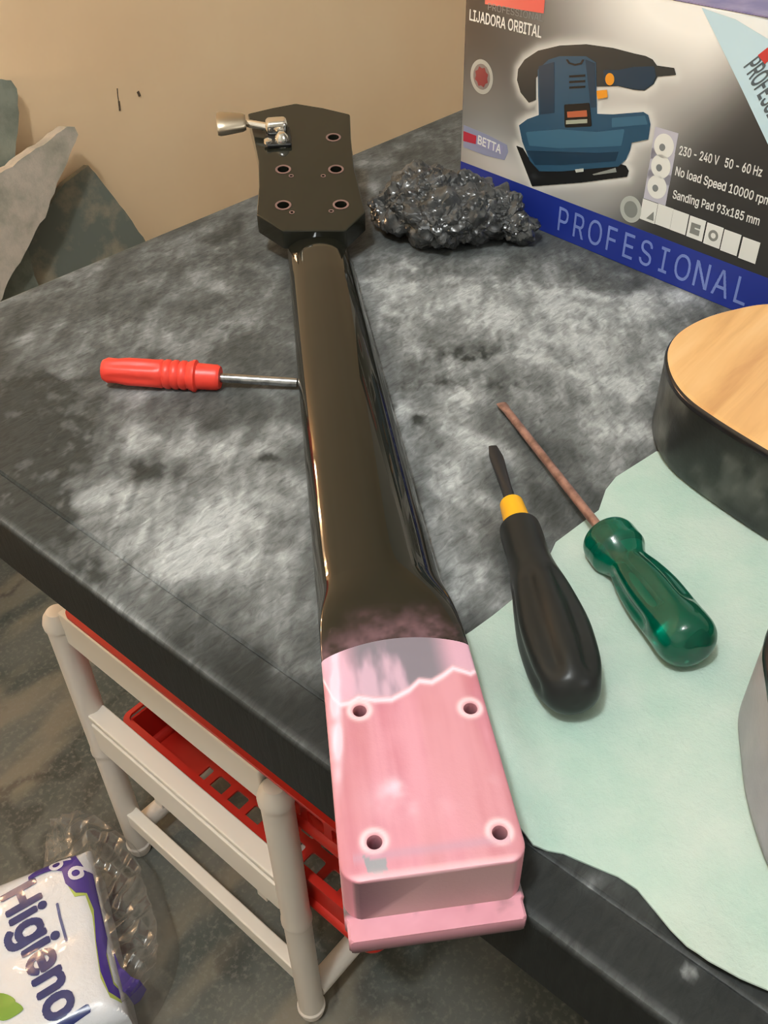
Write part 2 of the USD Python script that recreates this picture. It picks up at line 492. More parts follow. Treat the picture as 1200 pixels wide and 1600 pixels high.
ss = np.r_[0.0002, 0.0006, 0.0012, 0.002, 0.003, 0.004, 0.005, 0.006, np.linspace(0.007, 0.135, 150), np.linspace(0.138, 0.44, 70), np.linspace(0.444, 0.505, 24)]
# one spread of points for all rings, so that none cross
neck_solid = mfold(loft([neck_ring(s) for s in ss]))
HOLES = [(562, 1111), (735, 1107), (585, 1316), (781, 1301)]
holes_st = [st(at(x, y, 0.0302)) for x, y in HOLES]
for hs, ht in holes_st:
    c = nk(hs, ht, 0.0)
    neck_solid = neck_solid - m3.Manifold.cylinder(0.03, 0.0024, 0.0024, 28).translate([c[0], c[1], T + 0.016])
ARC0, ARCK = 0.0925, 9.0                                              # the paint ends along an arc
arc_t = np.linspace(-0.04, 0.04, 41)
arc = [(ARC0 - ARCK * t * t, t) for t in arc_t]
reg = Polygon([(-0.03, -0.04)] + arc + [(-0.03, 0.04)])
cut = extr(reg, 0.06)
cut.vertices = nk(cut.vertices[:, 0], cut.vertices[:, 1], cut.vertices[:, 2] - 0.01)
if cut.volume < 0:
    cut.invert()
cut = mfold(cut)
heel, shaft = tri(neck_solid ^ cut), tri(neck_solid - cut)

WAVY = [st(at(x, y, 0.0302)) for x, y in [(505, 1060), (520, 1090), (532, 1101), (545, 1099), (560, 1090), (585, 1094), (612, 1093), (640, 1078), (655, 1064), (675, 1066), (692, 1056), (708, 1044), (722, 1048), (735, 1052), (752, 1040)]]
wav_t, wav_s = np.array([w[1] for w in WAVY]), np.array([w[0] for w in WAVY])
o_ = np.argsort(wav_t)
wav_t, wav_s = wav_t[o_], wav_s[o_]
PATCHGREY = Polygon([st(at(x, y, 0.0302)) for x, y in [(566, 1336), (580, 1343), (602, 1340), (606, 1360), (592, 1367), (574, 1364)]])
WHITES = [(630, 1310, 20, 14), (645, 1330, 45, 22), (745, 1302, 16, 12), (660, 1300, 20, 10), (530, 1150, 6, 90), (535, 1240, 6, 50)]


def heel_tint(v, n):
    s, t = st(v)
    z = v[:, 2] - T
    p = np.stack([s, t, z], 1)
    g1, g2 = fbm(p * np.array([14, 170, 60]), 4, 3), fbm(p * 60, 4, 5)
    c = mixc(lin(214, 150, 164), lin(190, 116, 130), sstep(0.35, 0.7, 0.7 * g1 + 0.3 * g2))
    c = mixc(c, lin(194, 134, 136), sstep(0.5, 0.7, fbm(p * np.array([10, 60, 1]) + 4, 3, 8)) * 0.35)
    ws = np.interp(t, wav_t, wav_s)
    dist = s - ws
    grey = mixc(lin(124, 116, 126), lin(200, 166, 184), sstep(0.46, 0.76, fbm(p * np.array([40, 130, 1]) + 2, 4, 13)))
    grey = mixc(grey, lin(232, 176, 196), sstep(0.012, 0.022, np.abs(t)) * 0.7)
    c = mixc(c, grey, sstep(0.0005, 0.0022, dist))
    c = mixc(c, lin(252, 222, 234), np.exp(-((dist / 0.0011) ** 2)) * 0.95)
    for hs, ht in holes_st:
        r = np.hypot(s - hs - 0.0004, t - ht)
        c = mixc(c, lin(252, 216, 222), np.exp(-(((r - 0.0036) / 0.001) ** 2)) * 0.8)
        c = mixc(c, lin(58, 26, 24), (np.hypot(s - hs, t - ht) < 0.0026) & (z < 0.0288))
    for b in WHITES:
        w_ = blob(v[:, :2], *[b[0], b[1], b[2], b[3]])
        c = mixc(c, lin(252, 224, 240), np.clip(w_ * (1.6 * sstep(0.35, 0.65, g2)), 0, 0.6))
    near = np.exp(-(((s - 0.0075) / 0.0016) ** 2)) * (np.abs(t) < 0.024)
    c = mixc(c, lin(186, 148, 168), near * 0.6)
    inside = shapely.contains_xy(PATCHGREY, s, t)
    c = mixc(c, lin(150, 150, 156), inside & (z > 0.028))
    c = mixc(c, lin(248, 196, 206), sstep(0.0035, 0.0008, s) * sstep(0.0292, 0.030, z) * 0.7)
    end = sstep(0.0012, 0.0004, s) * sstep(0.0292, 0.0285, z)         # end face, duller and greyer than the top
    c = mixc(c, mixc(lin(182, 150, 148), lin(162, 130, 130), g2), end * 0.95)
    c = mixc(c, lin(92, 62, 70), end * np.exp(-(((t - 0.0235) / 0.003) ** 2)) * 0.9)
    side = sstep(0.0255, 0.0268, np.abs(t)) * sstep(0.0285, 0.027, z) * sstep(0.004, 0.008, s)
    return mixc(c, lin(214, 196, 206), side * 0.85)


def shaft_tint(v, n):
    s, t = st(v)
    p = np.stack([s, t, v[:, 2]], 1)
    c = np.tile(np.array([0.013, 0.013, 0.009]), (len(v), 1))
    d = s - (ARC0 - ARCK * t * t)
    k = sstep(0.021, 0.0, d + 0.02 * (fbm(p * np.array([70, 120, 60]), 4, 2) - 0.5)) * sstep(0.3, 0.75, fbm(p * 130, 4, 6))
    return mixc(c, lin(150, 112, 124), np.clip(k * 0.5, 0, 1))


neck = thing("guitar_neck", "black lacquered guitar neck with bare pink heel, lying across the table", "guitar neck", nk(0.2, 0, 0))
obj("heel", heel, M_heel, neck, smooth=35, tint=heel_tint, label="sanded pink primed heel with four screw holes")
obj("neck_shaft", shaft, M_neck, neck, smooth=50, tint=shaft_tint)


def fb_ring(s):
    w = half_width(max(s, 0))
    w = w - (0.0014 if s < -0.006 else 0.0007 if s < 0 else 0)
    pr = [(w, 0.0006), (w, FB - 0.0008), (w - 0.0008, FB)] + [(x, FB) for x in np.linspace(w - 0.0012, -w + 0.0012, 40)] + [(-w + 0.0008, FB), (-w, FB - 0.0008), (-w, 0.0006)] + [(x, 0) for x in np.linspace(-w + 0.001, w - 0.001, 10)]
    pr = np.array(pr)
    return nk(np.full(len(pr), s), pr[:, 0], pr[:, 1])


def fret_tint(v, n):
    s, t = st(v)
    z = v[:, 2] - T
    p = np.stack([s, t, z], 1)
    g = fbm(p * 120, 4, 4)
    pink = mixc(lin(226, 164, 178), lin(196, 132, 144), g)
    pink = mixc(pink, lin(120, 92, 92), sstep(0.55, 0.7, fbm(p * 90 + 5, 4, 9)) * 0.7)
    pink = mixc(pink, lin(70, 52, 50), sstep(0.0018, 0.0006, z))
    c = np.tile(np.array([0.012, 0.009, 0.007]), (len(v), 1))
    c = mixc(c, lin(205, 190, 196), sstep(0.1, 0.08, s) * sstep(0.0, 0.01, s) * 0.75)
    return mixc(c, pink, sstep(0.003, 0.0005, s))


obj("fretboard", loft([fb_ring(s) for s in np.r_[-0.0065, -0.0062, -0.0056, np.linspace(-0.005, 0.004, 12), np.linspace(0.01, 0.12, 20), np.linspace(0.15, 0.477, 12)]]), M_fret, neck, smooth=40, tint=fret_tint)

# headstock: a flat plate leaning back (upwards) from the nut
HS0, HTILT = 0.474, math.radians(12.0)
HA = NA * math.cos(HTILT) + NZ * math.sin(HTILT)
HN = -NA * math.sin(HTILT) + NZ * math.cos(HTILT)
HO = nk(HS0, 0, 0.0262)


def hp(px, py, lift=0.0):
    P = on(px, py, HO + HN * lift, HN) - HO
    return np.array([P @ HA, P @ NL])


def hq(a, t, h):
    return HO + np.multiply.outer(a, HA) + np.multiply.outer(t, NL) + np.multiply.outer(h, HN)


hs_pts = [hp(*q) for q in [(442, 361), (540, 361), (571, 332), (563, 300), (553, 260), (548.5, 215), (547, 178), (505, 168), (462, 161), (425, 168), (387, 177), (396, 212), (403.5, 250), (404.5, 290), (401, 335)]]
hs_poly = Polygon(hs_pts).buffer(-0.0012).buffer(0.0012)
HT = 0.0145
hs_solid = mfold(extr(hs_poly, HT))
lower, upper = hs_solid, mfold(extr(hs_poly.buffer(-0.0008), 0.0006))
post = [(441, 225), (442.5, 265), (442.5, 321), (521, 215), (525, 265), (532.5, 320)]
screw = [(455, 275), (505, 275), (456, 332), (517.5, 330)]
hs = m3.Manifold.batch_hull([hs_solid]) if False else hs_solid
# small bevel round the upper edge
bev = []
for k, (dz, inset) in enumerate([(0, 0.0), (HT - 0.0012, 0.0), (HT - 0.0004, 0.0004), (HT, 0.0013)]):
    bev.append((dz, inset))
ring0 = np.array(hs_poly.exterior.coords)[:-1]
ls = LineString(np.vstack([ring0, ring0[:1]]))
samp = np.array([ls.interpolate(x, normalized=True).coords[0] for x in np.linspace(0, 1, 240, endpoint=False)])
nxt, prv = np.roll(samp, -1, 0), np.roll(samp, 1, 0)
tang = nxt - prv
tang /= np.linalg.norm(tang, axis=1, keepdims=True)
nrm = np.stack([-tang[:, 1], tang[:, 0]], 1)
if not hs_poly.contains(Point(samp[10] + nrm[10] * 1e-3)):
    nrm = -nrm
hs = mfold(loft([np.c_[samp + nrm * i, np.full(len(samp), dz)] for dz, i in bev]))
for q in post:
    c = hp(*q)
    hs = hs - m3.Manifold.cylinder(0.05, 0.0044, 0.0044, 32).translate([c[0], c[1], -0.02])
for q in screw:
    c = hp(*q)
    hs = hs - m3.Manifold.cylinder(0.01, 0.0012, 0.0012, 12).translate([c[0], c[1], HT - 0.006])
hs = tri(hs)
hs.vertices = hq(hs.vertices[:, 0], hs.vertices[:, 1], hs.vertices[:, 2] - HT)
if hs.volume < 0:
    hs.invert()
obj("headstock", hs, M_neck, neck, smooth=35, tint=lambda v, n: np.tile(np.array([0.016, 0.016, 0.011]), (len(v), 1)))
for q in post[1:]:
    c = hp(*q)
    an = extr(Point(0, 0).buffer(0.0058).difference(Point(0, 0).buffer(0.0043)), 0.0004)
    obj("hole_rim", trimesh.Trimesh(hq(an.vertices[:, 0] + c[0], an.vertices[:, 1] + c[1], an.vertices[:, 2]), an.faces), M_rim, neck, smooth=False)
for q in screw:
    c = hp(*q)
    an = extr(Point(0, 0).buffer(0.0019).difference(Point(0, 0).buffer(0.0011)), 0.0003)
    obj("screw_hole_rim", trimesh.Trimesh(hq(an.vertices[:, 0] + c[0], an.vertices[:, 1] + c[1], an.vertices[:, 2]), an.faces), M_rim, neck, smooth=False)

# the one tuner left on it
pc, tb, hc = hp(441, 225), hp(363, 194, 0.006), hp(432, 199, 0.006)
HM = np.eye(4)
HM[:3, 0], HM[:3, 1], HM[:3, 2], HM[:3, 3] = HA, NL, HN, HO
tuner = obj("tuning_machine", put(rbox((pc[0] - 0.006, pc[1] - 0.007, 0.0), (hc[0] + 0.006, pc[1] + 0.012, 0.0032), 0.0012), HM), M_darkmetal, neck, label="chrome tuning machine, the only one still fitted")
obj("housing", put(rbox((hc[0] - 0.006, hc[1] - 0.0085, 0.002), (hc[0] + 0.0062, hc[1] + 0.0085, 0.0125), 0.0035, 16), HM), M_chrome, tuner)
shaft_a, shaft_b = np.array([hc[0], hc[1] + 0.007, 0.0068]), np.array([tb[0], tb[1] - 0.008, 0.0068])
obj("shaft", put(tube([shaft_a, shaft_a * 0.3 + shaft_b * 0.7, shaft_b], [0.0032, 0.0030, 0.0018]), HM), M_chrome, tuner)
bt = lathe([(0, -0.009), (0.0052, -0.009), (0.0064, -0.007), (0.0080, 0.004), (0.0084, 0.008), (0.0078, 0.0098), (0, 0.0102)], 28)
bt.apply_scale([1.5, 0.85, 1.15])
obj("button", put(put(bt, frame((tb[0], tb[1], 0.0068), (0, 1, 0), (1, 0, 0))), HM), M_satin, tuner)
obj("post", put(lathe([(0, 0), (0.0058, 0), (0.0058, 0.0034), (0.0048, 0.0068), (0.0026, 0.0092), (0, 0.0098)], 24), HM @ frame((pc[0], pc[1], 0), (0, 0, 1))), M_chrome, tuner)
obj("gear_screw", put(lathe([(0, 0), (0.0034, 0), (0.003, 0.0022), (0, 0.003)], 16), HM @ frame((pc[0] - 0.001, pc[1] + 0.0105, 0.0025), (0, 0, 1))), M_chrome, tuner)


# ---------------------------------------------------------------- the printed box
M_print = mat("box_print", (0.5, 0.5, 0.5), 0.4, attr=True, extra={"specular_ior_level": 0.3})
M_lid = mat("box_lid_print", lin(116, 112, 158), 0.35, var=(60, 0.4, 0.7, lin(150, 140, 176)))
M_boxside = mat("box_card", lin(60, 62, 66), 0.45)
A0, BYAW, BH, BW, BD = np.array([0.5921, 0.4327, T]), math.radians(259.783), 0.1655, 0.335, 0.13
BU = np.array([math.cos(BYAW), math.sin(BYAW), 0])
BN = np.array([BU[1], -BU[0], 0])                                     # out of the printed face, towards the viewer


def buv(px, py):
    P = on(px, py, A0, BN) - A0
    return np.array([P @ BU, P[2]])


def bp(u, v, h):
    return A0 + np.multiply.outer(u, BU) + np.multiply.outer(v, NZ) + np.multiply.outer(h, BN)


carton = thing("printed_carton", "printed carton of an electric orbital sander with a blue lettered band", "box", A0 + BU * BW / 2 - BN * BD / 2)
shell = trimesh.creation.box(bounds=[(0, 0, -BD), (BW, BH, 0)])
shell.vertices = bp(shell.vertices[:, 0], shell.vertices[:, 1], shell.vertices[:, 2])
if shell.volume < 0:
    shell.invert()
obj("carton_body", shell, M_boxside, carton, smooth=False)
lid = trimesh.creation.box(bounds=[(-0.0005, BH, -BD), (BW, BH + 0.0008, 0.0005)])
lid.vertices = bp(lid.vertices[:, 0], lid.vertices[:, 1], lid.vertices[:, 2])
if lid.volume < 0:
    lid.invert()
obj("lid", lid, M_lid, carton, smooth=False, label="violet printed lid flap")


def decal(name, poly, k, m, parent=None, d=0.00012, **kw):
    e = extr(poly, d) if not isinstance(poly, trimesh.Trimesh) else poly.copy()
    e.vertices = bp(e.vertices[:, 0], e.vertices[:, 1], e.vertices[:, 2] + 0.00012 * k)
    if e.volume < 0:
        e.invert()
    return obj(name, e, m, parent or carton, smooth=False, **kw)


def ppoly(pts, sc=2.4, ox=700, oy=0):
    return Polygon([buv(ox + x / sc, oy + y / sc) for x, y in pts])


def flat(name, r, g, b, rough=0.3):
    return mat(name, lin(r, g, b), rough)


# printed background: dark corners and a pale burst behind the tool
gu, gv = np.linspace(0.0003, BW - 0.0003, 300), np.linspace(0.0003, BH - 0.0003, 150)
bg = grid(gu, gv, lambda U, V: 0 * U + 0.00012)


def bg_tint(v, n):
    d = v - A0
    u, h = d @ BU, d[:, 2]
    g = lambda cu, cv, ru, rv: np.exp(-(((u - cu) / ru) ** 2) - (((h - cv) / rv) ** 2))
    val = 0.055 + 1.0 * g(0.175, 0.172, 0.07, 0.042) + 0.5 * g(0.145, 0.085, 0.045, 0.045) + 0.42 * g(0.06, 0.034, 0.07, 0.022) + 0.12 * g(0.03, 0.065, 0.05, 0.03) + 0.22 * g(0.215, 0.135, 0.035, 0.045)
    val *= 1 - 0.85 * sstep(0.17, 0.235, u + 0.6 * (0.1 - h))
    val += 0.025 - 0.03 * g(0.0, 0.16, 0.03, 0.05)
    val *= 1 - 0.6 * g(0.0, 0.15, 0.045, 0.045)
    c = np.clip(val, 0.012, 0.95)[:, None] * np.array([1.0, 1.0, 0.97])
    return c


bg.vertices = bp(bg.vertices[:, 0], bg.vertices[:, 1], bg.vertices[:, 2])
if bg.face_normals[0] @ BN < 0:
    bg.invert()
SV = 0.0286
M_blue, M_letter = flat("print_blue", 32, 50, 140), flat("print_letter_blue", 116, 134, 196)
decal("blue_band", sbox(0.0003, 0.0003, BW - 0.0003, SV), 2, M_blue, label="blue band across the foot of the carton")
word = "PROFESIONAL"
ua, ub = buv(881, 342)[0], buv(1160, 452)[0]
for i, ch in enumerate(word):
    m_ = meshkit.text_mesh(ch, 0.0175, 0.0001)
    m_.apply_translation([-m_.bounds[:, 0].mean(), 0, 0])
    # open outline lettering
    m_.apply_scale([0.78, 1, 1])
    m_.apply_translation([ua + (ub - ua) * i / (len(word) - 1), 0.0058, 0])
    decal("letter", m_, 3.2, M_letter)
pm = meshkit.text_mesh("P", 0.0175, 0.0001)
M_ghost = flat("print_letter_dim", 70, 70, 150)

M_glow, M_teal, M_teal2, M_teal3, M_char, M_black, M_orange = flat("print_pale_glow", 214, 216, 210), flat("print_teal", 40, 78, 104), flat("print_teal_light", 58, 100, 126), flat("print_teal_dark", 26, 54, 76), flat("print_charcoal", 44, 50, 52), flat("print_black", 22, 24, 26), flat("print_orange", 226, 150, 40)
M_pwhite, M_pred, M_pgrey, M_pale = flat("print_white", 226, 228, 224), flat("print_red", 196, 62, 60), flat("print_grey", 120, 126, 128), flat("print_pale_blue", 196, 226, 240)
handle = [(262, 300), (266, 260), (290, 225), (340, 192), (420, 173), (520, 168), (620, 182), (700, 203), (742, 212), (768, 225), (784, 248), (848, 257), (854, 278), (786, 284), (772, 312), (738, 337), (700, 334), (640, 320), (560, 322), (540, 240), (380, 240), (330, 290), (330, 372), (305, 382), (275, 345)]
grip = [(585, 262), (640, 262), (700, 250), (775, 248), (782, 284), (772, 312), (738, 337), (700, 334), (640, 320), (590, 318)]
body_ = [(340, 262), (380, 225), (420, 212), (520, 212), (556, 235), (560, 428), (620, 430), (735, 421), (752, 432), (760, 465), (752, 520), (690, 532), (684, 560), (668, 596), (640, 622), (560, 628), (430, 640), (345, 640), (310, 600), (282, 530), (270, 470), (300, 448), (344, 432)]
plate = [(260, 548), (282, 556), (312, 606), (344, 640), (430, 640), (640, 614), (668, 622), (678, 640), (672, 660), (500, 682), (318, 696)]
sil = unary_union([ppoly(q).buffer(0) for q in (handle, body_, plate)])
def bg_all(v, n):
    d = v - A0
    glow = np.exp(-((shapely.distance(sil, shapely.points(d @ BU, d[:, 2])) / 0.0042) ** 2))
    return mixc(bg_tint(v, n), np.array([0.72, 0.73, 0.70]), 0.8 * glow)


obj("front_print", bg, M_print, carton, smooth=False, tint=bg_all)
pic = decal("sander_picture", ppoly(handle).buffer(0.0004), 3, M_char, label="printed picture of a blue electric sander")
decal("picture_piece", ppoly(grip).buffer(0), 4, M_teal3, pic)
decal("picture_piece", ppoly(plate).buffer(0.0003), 4, M_black, pic)
decal("picture_piece", ppoly(body_).buffer(0.0003), 5, M_teal, pic)
decal("picture_piece", ppoly([(300, 500), (420, 490), (560, 500), (660, 490), (650, 540), (560, 545), (420, 550), (310, 540)]).buffer(0.001), 6, M_teal2, pic)
decal("picture_piece", ppoly([(620, 445), (740, 436), (748, 462), (620, 474)]).buffer(0.0006), 6, M_teal2, pic)
decal("picture_piece", ppoly([(345, 250), (400, 235), (400, 420), (350, 425)]).buffer(0.0005), 6, M_teal3, pic)
decal("picture_piece", ppoly([(520, 225), (552, 238), (556, 400), (540, 400)]).buffer(0.0004), 6, M_teal3, pic)
decal("picture_piece", ppoly([(300, 565), (560, 575), (640, 570), (630, 600), (440, 615), (330, 615)]).buffer(0.0004), 6, M_teal3, pic)
for yy in (282, 303, 324):
    decal("picture_piece", ppoly([(458, yy), (518, yy - 4), (518, yy + 4), (458, yy + 8)]), 7, M_black, pic)
decal("picture_piece", ppoly([(445, 222), (515, 222), (505, 240), (480, 246), (455, 238)]).difference(ppoly([(452, 220), (508, 220), (500, 234), (480, 239), (460, 233)])).buffer(0), 7, M_black, pic)
decal("picture_piece", ppoly([(444, 398), (530, 392), (537, 466), (446, 470)]).buffer(0.0012), 7, M_black, pic)
decal("picture_piece", ppoly([(450, 418), (524, 412), (526, 436), (452, 440)]), 8, flat("print_rust", 176, 96, 66), pic)
decal("picture_piece", ppoly([(446, 450), (526, 445), (526, 460), (446, 465)]), 8, flat("print_sage", 160, 166, 150), pic)
oc = buv(700 + 610 / 2.4, 296 / 2.4)
decal("picture_piece", Point(*oc).buffer(0.0036), 7, M_orange, pic)
decal("picture_piece", ppoly([(562, 342), (598, 338), (600, 362), (566, 368)]).buffer(0.0004), 7, M_orange, pic)
decal("picture_piece", ppoly([(545, 652), (632, 628), (636, 644), (550, 656)]), 8, flat("print_plate_grey", 140, 146, 142), pic)
decal("picture_piece", ppoly([(480, 634), (512, 630), (512, 642), (484, 646)]), 8, flat("print_plate_white", 190, 196, 190), pic)

# logo, product name
decal("logo_print", ppoly([(140, -20), (140, 15), (360, 50), (366, -20)]), 2, flat("print_logo_red", 214, 84, 78))
lg = meshkit.text_mesh("/////", 0.006, 0.0001, True)


def text_on(name, s, p0, p1, hgt, k, m, bold=False, stretch=True):
    """Lettering from p0 to p1 (as seen) along its base line."""
    a, b = buv(*p0), buv(*p1)
    t_ = meshkit.text_mesh(s, hgt, 0.0001, bold)
    d_ = b - a
    L = np.linalg.norm(d_)
    t_.apply_translation([-t_.bounds[0][0], 0, 0])
    if stretch:
        t_.apply_scale([L / t_.bounds[1][0], 1, 1])
    c_, s_ = d_ / L
    v_ = t_.vertices.copy()
    t_.vertices = np.c_[a[0] + v_[:, 0] * c_ - v_[:, 1] * s_, a[1] + v_[:, 0] * s_ + v_[:, 1] * c_, v_[:, 2]]
    decal(name, t_, k, m)


text_on("small_lettering", "PROFESSIONAL", (763, 15), (849, 34), 0.0042, 2.5, M_pgrey)
text_on("title_lettering", "LIJADORA ORBITAL", (734, 31), (846, 59), 0.0068, 2.5, M_pwhite, True)
bc = np.array(buv(753, 120))
decal("badge_ring", Point(*bc).buffer(0.0117).difference(Point(*bc).buffer(0.0086)), 2, flat("print_badge_grey", 170, 172, 166))
decal("badge_disc", Point(*bc).buffer(0.0088), 2, flat("print_badge_pale", 120, 112, 112))
decal("badge_star", Polygon([(bc[0] + (0.0072 if i % 2 else 0.0058) * math.cos(i * math.pi / 8), bc[1] + (0.0072 if i % 2 else 0.0058) * math.sin(i * math.pi / 8)) for i in range(16)]), 3, flat("print_badge_red", 128, 44, 52))
decal("maker_print", ppoly([(100, 780), (255, 845), (370, 905), (378, 950), (355, 1000), (230, 970), (98, 918)], 4), 2, flat("print_maker_border", 140, 146, 176))
decal("maker_print", ppoly([(100, 818), (180, 848), (176, 900), (98, 880)], 4), 3, flat("print_maker_red", 176, 44, 66))
decal("maker_print", ppoly([(184, 850), (345, 912), (338, 965), (180, 905)], 4), 3, flat("print_maker_mauve", 150, 150, 186))
text_on("maker_lettering", "BETTA", (747, 224), (783, 240), 0.0062, 3.6, M_pwhite, True)

# the pale slanted band at right, with turned lettering
band = Polygon([buv(1097, 12), (BW - 0.0004, BH - 0.0006), (BW - 0.0004, 0.05), buv(1205, 235), buv(1160, 140), buv(1128, 75)]).intersection(sbox(0.0003, 0.0003, BW - 0.0003, BH - 0.0003))
decal("slanted_band", band, 2, M_pale)
decal("slanted_band", Polygon([buv(1097, 12), (0.33, BH - 0.0006), (0.33, 0.135), buv(1200, 60), buv(1150, 30)]).intersection(band), 3, flat("print_band_white", 240, 246, 248))
decal("red_mark", ppoly([(1125, 430), (1200, 370), (1260, 420), (1180, 500)], 5, 960, 0).buffer(0), 4, M_pred)
text_on("turned_lettering", "PROFESSIONAL", (1163, 104), (1224, 232), 0.0115, 4, flat("print_grey_letter", 84, 96, 104), True)

# specification lines and pictograms
for s_, p0, p1 in (("230 - 240 V   50 - 60 Hz", (1061, 241), (1190, 276)), ("No load Speed 10000 rpm", (1055, 273), (1203, 321)), ("Sanding Pad 93x185 mm", (1051, 309), (1186, 352))):
    text_on("specification_lettering", s_, p0, p1, 0.0052, 2.5, M_pwhite, True)
icons = [(1014, 330), (1038, 338), (1062, 347), (1088, 357), (1115, 368), (1142, 379), (1171, 391)]
ha = 0.0072
for k, q in enumerate(icons):
    c = buv(*q)
    pi_ = decal("pictogram", sbox(c[0] - 0.0060, c[1] - 0.0068, c[0] + 0.0060, c[1] + 0.0068), 2, M_pwhite)
    if k in (0, 3, 4):
        decal("pictogram_sign", [Polygon([(c[0] - 0.001, c[1] - 0.005), (c[0] + 0.005, c[1] - 0.005), (c[0] + 0.004, c[1] + 0.001)]), None, None, sbox(c[0] - 0.004, c[1] - 0.004, c[0] + 0.003, c[1] + 0.003).difference(sbox(c[0] - 0.001, c[1] - 0.0005, c[0] + 0.004, c[1] + 0.0005)), Point(c[0], c[1]).buffer(0.0035).difference(Point(c[0], c[1]).buffer(0.0018))][k], 3, flat(f"print_sign_{k}", 130, 132, 128), pi_)
c = buv(986, 327)
decal("pictogram", Point(*c).buffer(0.0088).difference(Point(*c).buffer(0.0055)), 2, flat("print_sign_ring", 176, 180, 174))
decal("pictogram", Point(*c).buffer(0.0056), 2, flat("print_sign_fill", 128, 132, 128))
for q in [(1038, 228), (1033, 260), (1027, 292)]:
    c = buv(*q)
    pi_ = decal("pictogram", sbox(c[0] - 0.0088, c[1] - 0.0098, c[0] + 0.0088, c[1] + 0.0098), 2, flat("print_tile_mauve", 186, 186, 200))
    decal("pictogram_sign", Point(*c).buffer(0.0074), 3, M_pwhite, pi_)
    decal("pictogram_sign", Point(c[0] - 0.001, c[1] - 0.001).buffer(0.0022), 4, M_pgrey, pi_)


# ---------------------------------------------------------------- crumpled black plastic by the box
M_bag = mat("black_plastic_film", (0.03, 0.032, 0.032), 0.24, var=(90, 0.4, 0.7, (0.09, 0.09, 0.09)), extra={"specular_ior_level": 0.7})
lumps = [((0.518, 0.412), 0.030, 0.026), ((0.512, 0.392), 0.028, 0.022), ((0.530, 0.378), 0.026, 0.021), ((0.551, 0.368), 0.022, 0.018), ((0.512, 0.432), 0.020, 0.016), ((0.552, 0.396), 0.022, 0.020), ((0.5485, 0.347), 0.014, 0.012)]
solid = m3.Manifold()
for (x, y), r, hh in lumps:
    solid = solid + m3.Manifold.sphere(1.0, 40).scale([r, r, hh]).translate([x, y, T + hh * 0.9])
bag = tri(solid.refine_to_length(0.0016))
vn = bag.vertex_normals
P = bag.vertices
cr = np.abs(fbm(P * 75, 2, 2) - 0.5) * 2
cr2 = np.abs(fbm(P * 230 + 5, 3, 3) - 0.5) * 2
bag.vertices = P + vn * ((cr - 0.25) * 0.010 + (cr2 - 0.25) * 0.0042)[:, None]
bag.vertices[:, 2] = np.maximum(bag.vertices[:, 2], T + 0.0004)
lim = (bag.vertices - A0) @ BN
bag.vertices = bag.vertices + BN * np.maximum(0.002 - lim, 0)[:, None]
obj("crumpled_bag", bag, M_bag, smooth=22, label="crumpled black plastic bag lying against the printed carton", cat="plastic bag")


# ---------------------------------------------------------------- the green cloth
M_cloth = mat("mint_cloth", lin(164, 192, 178), 0.85, var=(24, 0.3, 0.74, lin(192, 204, 193)), bump=(420, 0.0004), extra={"sheen_weight": 0.2})
cl = [at(*q)[:2] for q in [(725, 1002), (800, 940), (852, 885), (868, 850), (935, 800), (946, 768), (962, 748), (995, 727), (1025, 708)]]
cl += [(0.40, 0.10), (0.42, -0.05), (0.40, -0.2), (0.2, -0.22), (0.17, -0.1)]
cl += [at(*q)[:2] for q in [(1200, 1560), (1150, 1540), (1100, 1515), (1068, 1490), (1045, 1460), (1022, 1425), (995, 1392), (965, 1372), (935, 1360), (900, 1345), (880, 1336), (855, 1332), (832, 1325)]]
cl += [tuple(nk(s, -0.0315, 0)[:2]) for s in (0.03, 0.06, 0.09)]
cpoly = Polygon(cl).buffer(0)
cloth = tri(mfold(extr(cpoly, 0.0008)).refine_to_length(0.005))


def cloth_lift(x, y):
    p = np.stack([x, y, 0 * x], -1)
    d = shapely.distance(cpoly.exterior, shapely.points(x, y))
    body_near = sstep(0.30, 0.2, x) * sstep(0.2, 0.1, x + 0 * y)
    w = 0.0028 * sstep(0.5, 0.78, fbm(p * 13 + 3, 3, 5))
    free = sstep(0.235, 0.19, x)                                      # only the end by the table's edge is ruffled
    curl = 0.009 * sstep(0.022, 0.0, d) * np.maximum(0, fbm(p * 22 + 8, 3, 3) - 0.36) * 2 * free
    return 0.0004 + w * free + curl


cloth.vertices[:, 2] += T + cloth_lift(cloth.vertices[:, 0], cloth.vertices[:, 1])
obj("cloth", cloth, M_cloth, smooth=60, label="thin mint green cloth spread under the screwdrivers at the table's end", cat="cloth")


# ---------------------------------------------------------------- the guitar body
M_top = usdkit.material(stage, "/World/Looks/pale_wood", {
    "g": ("geometry", {}), "mp": ("mapping", {"rotation": (0, 0, math.radians(-72)), "scale": (6, 60, 6)}), "n": ("noise_texture", {"scale": 1.0, "detail": 5.0, "roughness": 0.6, "distortion": 0.4}),
    "r": ("rgb_ramp", {"ramp": [(0.2, lin(188, 134, 80)), (0.5, lin(222, 172, 112)), (0.8, lin(234, 192, 136))]}), "p": ("principled_bsdf", {"roughness": 0.38})},
    [("g.position", "mp.vector"), ("mp.vector", "n.vector"), ("n.fac", "r.fac"), ("r.color", "p.base_color")], surface="p.BSDF")
M_side = mat("sanded_black_side", (0.04, 0.04, 0.04), 0.38, attr=True, bump=(90, 0.0004))
M_bind = mat("black_binding", (0.012, 0.012, 0.014), 0.2)
bodyz, BT = 0.0013, 0.0445
